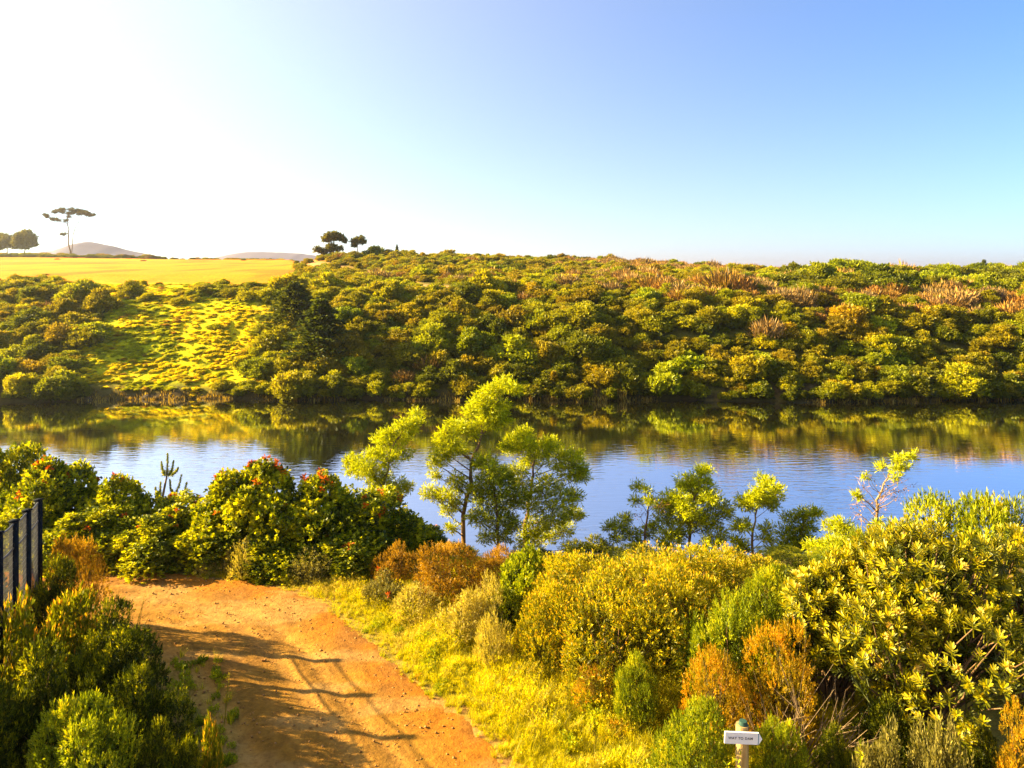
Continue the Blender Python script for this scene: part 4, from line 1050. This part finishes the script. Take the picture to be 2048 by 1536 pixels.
def paddle_bush(px, D, ytop, wpx, nros, label, seed, shape=None, deep=.9):
    rng = np.random.RandomState(seed)
    x = pX(px, D); z = H1(x, D); h = pZ(ytop, D)-z; w_ = wpx/FPX*D/2
    S = np.array([w_, w_*deep, h])
    lo = lobes_for(rng, 12, .7, .64)
    root = empty('paddle_leaf_bush', (x, D, z)); tag(root, label, 'shrub')
    P, Dd = sprigs(rng, lo, nros, .7, -.2, (.82, 1.1))
    P = P*S
    keep = P[:, 2] > (.36+.12*np.sin(P[:, 0]*3))*h
    P, Dd = P[keep], Dd[keep]
    vis = np.argsort(Dd[:, 1]+P[:, 1]/w_*.5-.4*P[:, 2]/h)          # those facing the road first
    st = MB()
    for j in range(0, len(P), 4):
        e = P[j]; b0 = np.array([rng.randn()*.12, rng.randn()*.12, -.05])
        md = np.array([e[0]*.45, e[1]*.45, e[2]*.45])+rng.randn(3)*.07
        st.tube([b0, md, (md+e)/2+rng.randn(3)*.05, e-Dd[j]*.1], [.028, .018, .012, .006], 5, cap=False)
    obj('branches', st.mesh('branches', BARK), root)
    from mathutils import Quaternion
    nI = 0; LV = MB()
    src = []
    for m_ in ROS:
        v = np.empty(len(m_.vertices)*3, np.float32); m_.vertices.foreach_get('co', v)
        q = np.empty(len(m_.loops), np.int32); m_.loops.foreach_get('vertex_index', q)
        at_ = np.empty(len(m_.vertices), np.float32); m_.attributes['v'].data.foreach_get('value', at_)
        src.append((v.reshape(-1, 3), q.reshape(-1, 4), at_))
    for r_i, j in enumerate(vis):
        q = Vector(Dd[j]).to_track_quat('Z', 'Y'); q = q @ Quaternion((0, 0, 1), rng.rand()*6.28); s = rng.uniform(.8, 1.2)
        if r_i < 280:
            o = obj('leaf_cluster', ROS[rng.randint(5)], root, tuple(P[j])); o.rotation_mode = 'QUATERNION'; o.rotation_quaternion = q; o.scale = (s, s, s)
            if rng.rand() < .07:
                f = obj('flower_head', BUDM, root, tuple(P[j]+Dd[j]*.03)); f.rotation_mode = 'QUATERNION'; f.rotation_quaternion = q; f.scale = (s, s, s)
        else:
            V, Qq, av = src[rng.randint(5)]
            M = np.array(q.to_matrix())*s
            LV.add(V@M.T+P[j], Qq, av)
    # leaves deeper inside, their colour darkened to stand in for shade
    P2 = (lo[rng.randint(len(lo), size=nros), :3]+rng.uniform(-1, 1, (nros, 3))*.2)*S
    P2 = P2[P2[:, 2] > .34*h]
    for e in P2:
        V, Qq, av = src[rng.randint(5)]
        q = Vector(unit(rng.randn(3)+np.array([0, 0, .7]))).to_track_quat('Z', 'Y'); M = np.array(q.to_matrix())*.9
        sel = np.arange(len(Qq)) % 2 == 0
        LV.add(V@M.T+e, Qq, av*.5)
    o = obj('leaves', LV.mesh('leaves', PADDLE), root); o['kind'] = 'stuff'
    return root
paddle_bush(1835, 10.2, 1040, 560, 1500, 'huge paddle-leaved bush with dried flower heads filling the right side', 61)
paddle_bush(1650, 10.9, 1100, 300, 700, 'smaller paddle-leaved bush joining the huge one on its left', 62)
paddle_bush(2060, 11.0, 1070, 260, 420, 'paddle-leaved bush cut by the right edge behind the huge one', 63)
print('paddle', round(time.time()-T0, 1))

# bare grey branches below the rusty bush
mb = MB(); rng = np.random.RandomState(77)
x0, y0 = pX(1590, 9.4), 9.4; z0 = H1(x0, y0)
for i in range(34):
    a = rng.uniform(-1.2, 1.2); l = rng.uniform(.6, 1.25)
    e = np.array([x0+math.sin(a)*l*.8+.1, y0-.1+rng.randn()*.25, z0+l*math.cos(a)*.85+.15]); b0 = np.array([x0+rng.randn()*.05, y0+rng.randn()*.05, z0-.05])
    md = b0*.5+e*.5+rng.randn(3)*.08
    mb.tube([b0, md, e], [.014, .009, .003], 4, cap=False)
    for q in range(3):
        e2 = e+rng.randn(3)*.18; e2[2] += .1
        mb.tube([md*.4+e*.6, e2], [.005, .002], 3, cap=False)
o = obj('bare_branches', mb.mesh('bare_branches', BARKPALE)); tag(o, 'tangle of bare pale branches under the rusty orange bush', 'branches')

# ------------------------------------------------------------------ candle-like young pine (behind the hedge)
SPK = leafmat('candle_needles', [(0, (.10, .14, .03)), (.6, (.26, .30, .04)), (1, (.48, .46, .08))], trans=.3)
Dk = 18.2
root = empty('young_pine', (pX(330, Dk), Dk, H1(pX(330, Dk), Dk))); tag(root, 'candle-branched young pine sticking up above the hedge against the water', 'pine')
org = np.array(root.location)
mbt = MB(); 
def pc(a, b_, dy=0): return np.array([pX(a, Dk), Dk+dy, pZ(b_, Dk)])-org
mbt.tube([np.array([0, 0, -.1]), pc(324, 1000), pc(330, 970), pc(334, 950), pc(335, 915)], [.05, .032, .026, .02, .01], 6)
obj('stem', mbt.mesh('stem', BARKPALE, True), root)
def candle(pts, r_):
    mb = MB(); rng = np.random.RandomState(int(abs(pts[0][0]*100)) % 999)
    pts = np.array(pts); mb.tube(pts, [.012]*len(pts), 4, cap=False)
    seg = np.linspace(0, len(pts)-1, 46)
    for s in seg:
        c = np.array([np.interp(s, np.arange(len(pts)), pts[:, j]) for j in range(3)])
        t = unit(pts[-1]-pts[0]); nL = 9
        d = unit(rng.randn(nL, 3)*.55+t*.9)
        taper = r_*(1.15-.6*s/(len(pts)-1))
        mb.add(*leafquads(np.repeat(c[None], nL, 0), d, taper*2.2, .012, rng))
    return mb.mesh('candle', SPK)
for pts in ([pc(334, 950), pc(335, 925), pc(335, 908)], [pc(330, 953), pc(325, 940), pc(323, 924)], [pc(337, 953), pc(344, 940), pc(347, 922)], [pc(338, 954, .1), pc(348, 946, .1), pc(352, 938, .1)], [pc(345, 1000), pc(357, 975), pc(363, 950)], [pc(348, 992), pc(342, 980), pc(340, 960)], [pc(362, 1005), pc(369, 985), pc(373, 966)], [pc(315, 1005), pc(313, 990), pc(311, 975)], [pc(318, 1000), pc(320, 985), pc(321, 965)]):
    obj('candle', candle(pts, .035), root)

# ------------------------------------------------------------------ fence
FMET = plainmat('dark_blue_steel', [(.3, (.004, .006, .009)), (.7, (.010, .014, .02))], 5, rough=.9, spec=.05, bump=.1)
WIRE = plainmat('mesh_wire', [(.3, (.05, .05, .06)), (.7, (.10, .10, .11))], 5, rough=.5, bump=.1)
fy = [13.0, 12.05, 11.1, 10.3, 9.5]
fxp = [pX(77, 13.0), pX(54, 12.05), pX(28, 11.1), pX(-4, 10.3), pX(-40, 9.5)]
ft = [pZ(1000, 13.0), pZ(1021, 12.05), pZ(1042, 11.1), pZ(1066, 10.3), pZ(1092, 9.5)]
zf = [H1(a, b_) for a, b_ in zip(fxp, fy)]
froot = empty('fence', (fxp[0], fy[0], zf[0])); tag(froot, 'dark mesh security fence with swooping top edge at the left edge of the road', 'fence')
fo = np.array(froot.location)
for i in range(5):
    mb = MB(); hh = ft[i]-zf[i]
    mb.box(np.array([fxp[i], fy[i], zf[i]+hh/2-.1])-fo, (.045, .045, hh/2+.1)); mb.box(np.array([fxp[i], fy[i], ft[i]+.005])-fo, (.055, .055, .012))
    obj('post', mb.mesh('post', FMET), froot)
for i in range(4):
    a = np.array([fxp[i], fy[i]]); b2 = np.array([fxp[i+1], fy[i+1]])
    def at_(u, v):      # v 0 at the ground, 1 at the swooping top
        g0 = zf[i]*(1-u)+zf[i+1]*u; top = (ft[i]-.03)*(1-u)+(ft[i+1]-.03)*u-.03*math.sin(PI*u)
        p_ = a*(1-u)+b2*u; return np.array([p_[0], p_[1], g0+.05+(top-g0-.05)*v])-fo
    mb = MB()
    for k in range(19):
        u = .05+.9*k/18; mb.tube([at_(u, 0), at_(u, 1)], [.004]*2, 3, cap=False)
    for k in range(28):
        v = k/27; mb.tube([at_(u, v) for u in np.linspace(.04, .96, 8)], [.004]*8, 3, cap=False)
    obj('mesh_panel', mb.mesh('mesh_panel', WIRE), froot)
    for v in (1.0, .86):
        mb = MB(); mb.tube([at_(u, v) for u in np.linspace(.03, .97, 10)], [.014]*10, 5); obj('rail', mb.mesh('rail', WIRE), froot)

# ------------------------------------------------------------------ signpost
WOOD = plainmat('post_wood', [(.3, (.30, .18, .06)), (.7, (.5, .34, .14))], 8, stretch=(4, 4, .4), bump=.4)
WHITE = plainmat('white_sign', [(.3, (.72, .70, .74)), (.7, (.82, .80, .83))], 6, rough=.5, bump=.02)
NAVY = plainmat('navy_print', [(.3, (.015, .02, .06)), (.7, (.02, .03, .08))], 6, rough=.6, bump=0)
BLUE = plainmat('blue_print', [(.3, (.02, .16, .30)), (.7, (.03, .2, .36))], 6, rough=.6, bump=0)
CAPG = plainmat('post_top_paint', [(.3, (.02, .06, .045)), (.7, (.03, .08, .06))], 6, rough=.7)
Ds = 8.6
xs0, xs1 = pX(1449, Ds), pX(1517, Ds); xt = pX(1524, Ds)
zc = pZ(1476, Ds); xg = pX(1489.5, Ds); zg = H1(xg, Ds+.1)
sroot = empty('signpost', (xg, Ds+.1, zg)); tag(sroot, 'round wooden post carrying a white arrow board reading WAY TO DAM', 'sign')
so = np.array(sroot.location)
mb = MB(); mb.tube([(0, 0, -.2), (0, 0, .5), (0, 0, pZ(1459, Ds)-zg)], [.078, .076, .074], 20); obj('post', mb.mesh('post', WOOD, False), sroot)
mb = MB(); mb.tube([(0.012, 0, pZ(1459, Ds)-zg+.001), (0.012, 0, pZ(1452, Ds)-zg)], [.058, .045], 14); obj('post_cap', mb.mesh('post_cap', CAPG), sroot)
hb = 11.5/FPX*Ds; tx = (xt+xs0)/2
# arrow-ended board: pentagon outline extruded
out = np.array([(xs0, -hb), (xs1, -hb), (xt, 0), (xs1, hb), (xs0, hb)]); out[:, 0] -= xg
tilt = math.radians(-2.4)
def bd(x, z, y): 
    c = out[:, 0].mean(); return (c+(x-c)*math.cos(tilt)-z*math.sin(tilt), y, (x-c)*math.sin(tilt)+z*math.cos(tilt)+zc-zg)
yb = -.1+0.0
Vb = [bd(x, z, yb-.012+.0) for x, z in out]+[bd(x, z, yb+.012) for x, z in out]
me = bpy.data.meshes.new('board')
me.from_pydata(Vb, [], [(0, 1, 2, 3, 4), (9, 8, 7, 6, 5)]+[(i, i+5, (i+1) % 5+5, (i+1) % 5) for i in range(5)]); me.materials.append(WHITE); me.update()
board = obj('board', me, sroot)
mb = MB(); c0 = xs1-xg
Vs = [bd(c0-.010, -hb*.98, yb-.0135), bd(c0-.001, -hb*.98, yb-.0135), bd(c0-.001, hb*.98, yb-.0135), bd(c0-.010, hb*.98, yb-.0135)]
obj('stripe', quadmesh('stripe', Vs, [(0, 1, 2, 3)], BLUE), board)
cu = bpy.data.curves.new('t', 'FONT'); cu.body = 'WAY TO DAM'; cu.size = .058; cu.align_x = 'CENTER'; cu.align_y = 'CENTER'; cu.extrude = .0006; cu.space_character = 1.15; cu.offset = .0011
to = bpy.data.objects.new('t', cu); C.objects.link(to)
bpy.context.view_layer.update()
tme = bpy.data.meshes.new_from_object(to.evaluated_get(bpy.context.evaluated_depsgraph_get())); tme.materials.clear(); tme.materials.append(NAVY)
bpy.data.objects.remove(to)
wt = max(v.co.x for v in tme.vertices)-min(v.co.x for v in tme.vertices)
k_ = (1505-1456)/FPX*Ds/wt
lt = obj('lettering', tme, board, bd(pX(1480.5, Ds)-xg, 0, yb-.0135)); lt.rotation_euler = (PI/2, -tilt, 0); lt.scale = (k_, k_, 1)
mb = MB()
for sx_ in (-.035, .035):
    mb.tube([(sx_, yb-.012, zc-zg), (sx_, yb-.016, zc-zg)], [.005, .004], 6)

# ------------------------------------------------------------------ grasses and herbs of the verge
GRASS = leafmat('verge_grass', [(0, (.10, .14, .010)), (.4, (.30, .31, .004)), (.8, (.56, .49, .003)), (1, (.70, .55, .006))], trans=.34)
DRY = leafmat('dry_grass', [(0, (.30, .22, .05)), (.6, (.48, .38, .12)), (1, (.62, .52, .26))], trans=.34)
HERB = leafmat('verge_herbs', [(0, (.08, .14, .008)), (.5, (.22, .28, .008)), (.85, (.40, .40, .008)), (1, (.60, .45, .012))], trans=.34)
def tuft(seed, nb, h, w_, spread, mat, heads=False, name='grass_tuft'):
    rng = np.random.RandomState(seed); mb = MB()
    for i in range(nb):
        a = rng.rand()*6.28; r_ = rng.rand()*spread; b0 = np.array([r_*math.cos(a), r_*math.sin(a), -.02])
        hh = h*rng.uniform(.45, 1.1); ln = rng.uniform(.1, .7)*hh
        a2 = a+rng.randn()*.6; dv = np.array([math.cos(a2), math.sin(a2), 0]); s = np.array([-dv[1], dv[0], 0])*w_
        p1 = b0+np.array([0, 0, hh*.55])+dv*ln*.3; p2 = b0+np.array([0, 0, hh])+dv*ln
        mb.add(np.array([b0-s/2, b0+s/2, p1+s*.4, p1-s*.4, p2]), np.array([(0, 1, 2, 3), (3, 2, 4, 4)])[:, :], np.full(5, rng.rand()))
    V = np.vstack(mb.V); Q_ = np.vstack(mb.Q)
    # second quad closes at the blade tip: nudge to a thin quad
    n5 = len(V)//5; V2 = []; Q2 = []; vv = np.concatenate(mb.v)
    tip = V.reshape(n5, 5, 3); t2 = tip[:, 4]+(tip[:, 2]-tip[:, 3])*.15
    V6 = np.concatenate([tip, t2[:, None]], 1).reshape(-1, 3)
    base = np.arange(n5)[:, None]*6
    Q6 = np.concatenate([base+np.array([[0, 1, 2, 3]]), base+np.array([[3, 2, 5, 4]])], 1).reshape(-1, 4)
    vv6 = np.repeat(vv.reshape(n5, 5)[:, 0], 6)
    out = MB(); out.add(V6, Q6, vv6)
    if heads:
        tips = tip[:, 4][::4]; n_ = len(tips)
        P = np.repeat(tips, 7, 0)+rng.randn(n_*7, 3)*.012
        P[:, 2] -= rng.rand(n_*7)*.06
        out.add(*leafquads(P, unit(rng.randn(n_*7, 3)*.5+[0, 0, 1]), .026, .011, rng, .7+.3*rng.rand(n_*7)))
    return out.mesh(name, mat)
def herb(seed, mat, n_=70, R=.16, h=.2, L_=.05, W_=.02):
    rng = np.random.RandomState(seed); 
    a = rng.rand(n_)*6.28; r_ = np.sqrt(rng.rand(n_))*R
    P = np.stack([r_*np.cos(a), r_*np.sin(a), h*rng.rand(n_)*(1-.4*r_/R)], 1)
    D_ = unit(np.stack([np.cos(a)*.6, np.sin(a)*.6, np.ones(n_)], 1)+rng.randn(n_, 3)*.4)
    mb = MB(); mb.add(*leaves_on(rng, P, D_, 5, L_*1.5, L_, W_, .9)); return mb.mesh('herb', mat)
TU = [tuft(1, 60, .30, .006, .08, GRASS), tuft(2, 50, .38, .0055, .08, GRASS, True), tuft(3, 60, .19, .007, .11, GRASS), tuft(4, 34, .38, .006, .07, DRY, True), tuft(5, 40, .3, .007, .08, DRY, True), herb(6, HERB), herb(7, HERB, 90, .2, .26), herb(8, HEATHG, 60, .14, .16, .05, .03), herb(9, ORANGE, 80, .16, .22, .04, .012)]
rng = np.random.RandomState(55)
pro = []
spots = [(-.2, 10.9), (.5, 10.1), (-.8, 12.4), (.2, 11.5), (1.1, 9.4), (.8, 9.9), (-.3, 12), (-1.2, 13.3), (1.5, 10.2)]
for me, (x, y) in zip(TU, spots):
    o = obj('grass_tuft' if me.name.startswith('grass') else 'herb_tuft', me, None, (x, y, H1(x, y))); o['kind'] = 'stuff'; pro.append(o)
nP = 64000
X_ = rng.uniform(-9, 5.5, nP); Y_ = rng.uniform(7.2, 17, nP)
sd_ = road_sd(X_, Y_); dd = sd_+(fbm(X_*1.6, Y_*1.6, 4)-.5)*.55
pxv = CX+FPX*X_/Y_
rightside = X_ > np.interp(Y_, [7, 9.46, 11.8, 13.3, 14.7, 15.4, 17], [.3, -.25, -1.9, -3.1, -5.0, -7.5, -9])
keep = (dd > .02)&(pxv < 2100)&(pxv > -60)
dens = np.where(rightside, 1.0, .35)*np.where(pxv > 1150, .5, 1)
dens = dens*np.clip(.3+dd*2.2, 0, 1)
dens = dens*np.where((X_ > -1.2)&(Y_ > 13.6), .15, 1)
keep &= rng.rand(nP) < dens
X_, Y_, dd, rightside = X_[keep], Y_[keep], dd[keep], rightside[keep]
Z_ = hgt(X_, Y_); n_ = len(X_)
na_ = fbm(X_*.9+3, Y_*.9, 3); nb_ = fbm(X_*.7+30, Y_*.7, 3)
idx = []
for i in range(n_):
    u = rng.rand()
    if nb_[i] > .66 and u < .35: k = 3+rng.randint(2)
    elif na_[i] > .62 and u < .14: k = 5+rng.randint(3)
    elif u < .02: k = 4
    elif u < .03: k = 8
    else: k = [0, 0, 1, 2, 2][rng.randint(5)]
    idx.append(k)
# crossing from soil to grass: shorter at the road edge
sc__ = .88*(.35+.65*np.clip(dd*1.0, 0, 1))*(.6+.6*rng.rand(n_))*(.62+.38*smooth(.35, .65, fbm(X_*1.4+70, Y_*1.4, 3)))
gn_scatter('grass', np.stack([X_, Y_, Z_-.01], 1), np.stack([rng.randn(n_)*.12, rng.randn(n_)*.12, rng.rand(n_)*6.28], 1), np.stack([sc__, sc__, sc__], 1), idx, np.ones((n_, 3))*.5, pro, 'sunlit yellow-green grass and herbs on the verge right of the road')
print('grass', n_)
# sparse weeds on the shaded inner side of the road
P = [(rng.uniform(300, 470), rng.uniform(1300, 1530)) for _ in range(120)]
W_ = []
for px, py in P:
    D = (EYE-5)*FPX/(py-HY); x = pX(px, D)
    if -.9 < road_sd(np.array([x]), np.array([D]))[0] < .1: W_.append((x, D))
if W_:
    W_ = np.array(W_); n_ = len(W_)
    gn_scatter('road_weeds', np.column_stack([W_, hgt(W_[:, 0], W_[:, 1])-.02]), np.stack([rng.randn(n_)*.1, rng.randn(n_)*.1, rng.rand(n_)*6], 1), np.tile(rng.uniform(.3, .6, (n_, 1)), 3), rng.choice([0, 2, 5, 7], n_), np.ones((n_, 3)), pro, 'sparse weeds growing on the left edge of the dirt road')
# loose stones on the road
STONE = plainmat('road_stone', [(.3, (.22, .09, .015)), (.7, (.42, .20, .05))], 8, bump=.3)
mb = MB(); rng = np.random.RandomState(66)
for i in range(9000):
    x = rng.uniform(-9, .4); y = rng.uniform(7.5, 15.6)
    mb.n
    mb._c = (x, y)
    s = min(rng.exponential(.005)+.003, .017)
    mb.box((x, y, 0), (s, s*rng.uniform(.6, 1), s*.6)); v = mb.V[-1]; v += rng.randn(8, 3)*s*.25
V = np.vstack(mb.V).reshape(-1, 8, 3); cen = V.mean(1)
sdc = road_sd(cen[:, 0], cen[:, 1]); dout_ = road_out_d(cen[:, 0], cen[:, 1])
kp = (sdc < 0)&(rng.rand(len(V)) < np.where(dout_ < .8, 1, .35))
V = V[kp]; cen = cen[kp]; V[:, :, 2] += (hgt(cen[:, 0], cen[:, 1])+.004)[:, None]
Q8 = np.array([(0, 3, 2, 1), (4, 5, 6, 7), (0, 1, 5, 4), (1, 2, 6, 5), (2, 3, 7, 6), (3, 0, 4, 7)])
Qs = (np.arange(len(V))[:, None, None]*8+Q8[None]).reshape(-1, 4)
o = obj('gravel', quadmesh('gravel', V.reshape(-1, 3), Qs, STONE)); tag(o, 'loose gravel scattered over the orange dirt road', kind='stuff')

# wispy weeds at the road edge
WEED = leafmat('wispy_weed', [(0, (.14, .15, .03)), (1, (.4, .32, .08))], trans=.34)
def weed(px, D, ytop, label, lean=.1, seed=0, n_=5, leafy=False):
    rng = np.random.RandomState(seed); x = pX(px, D); z = H1(x, D); h = pZ(ytop, D)-z
    root = empty('weed', (x, D, z)); tag(root, label, 'weed'); mb = MB(); lv = MB()
    for i in range(n_):
        e = np.array([lean*h+rng.randn()*.07*h, rng.randn()*.07*h, h*rng.uniform(.6, 1)]); md = e*.5+rng.randn(3)*.02
        mb.tube([(0, 0, -.02), md, e], [.005, .004, .002], 3, cap=False)
        t = rng.rand(26 if leafy else 12)[:, None]; P = md*(1-t)+e*t
        lv.add(*leafquads(P, unit(rng.randn(len(P), 3)*.6+[0, 0, .8]), .07 if leafy else .05, .02 if leafy else .008, rng))
    obj('stalks', mb.mesh('stalks', WEED), root); obj('leaves', lv.mesh('leaves', WEED if not leafy else HERB), root)
weed(262, 12.3, 1180, 'wispy dry weed at the left edge of the road bend', .18, 1)
weed(276, 8.5, 1465, 'thin upright leafy shoot at the bottom, left one of a pair', .02, 2, 2, True)
weed(312, 8.5, 1450, 'thin upright leafy shoot at the bottom, right one of a pair', .05, 3, 2, True)
weed(345, 9.9, 1330, 'tall lit shoot leaning over the shaded road edge', .12, 4, 2, True)
weed(448, 10.4, 1335, 'thin dry weed standing on the shaded dirt road', .05, 5, 3)
weed(1730, 8.3, 1480, 'single bright blade-leaved shoot in the lower right shade', .0, 6, 1, True)
weed(1440, 8.3, 1500, 'small forked yellow shoot left of the signpost foot', .1, 7, 3, True)
print('total', round(time.time()-T0, 1), 'objs', len(bpy.data.objects), 'tris', sum(len(m.polygons)*2 for m in bpy.data.meshes))

# ------------------------------------------------------------------ haze
mb = MB(); mb.box((0, 1300, 21), (3100, 1750, 24))
m, nt_, n, L = newmat('haze_air')
pv = n.new('ShaderNodeVolumePrincipled'); pv.inputs['Color'].default_value = (.97, .95, .93, 1); pv.inputs['Density'].default_value = .0002; pv.inputs['Anisotropy'].default_value = .72
o = n.new('ShaderNodeOutputMaterial'); L.new(pv.outputs[0], o.inputs['Volume'])
o = obj('haze', mb.mesh('haze', m)); tag(o, kind='stuff', label='pale sunlit haze hanging over the dam and hills')
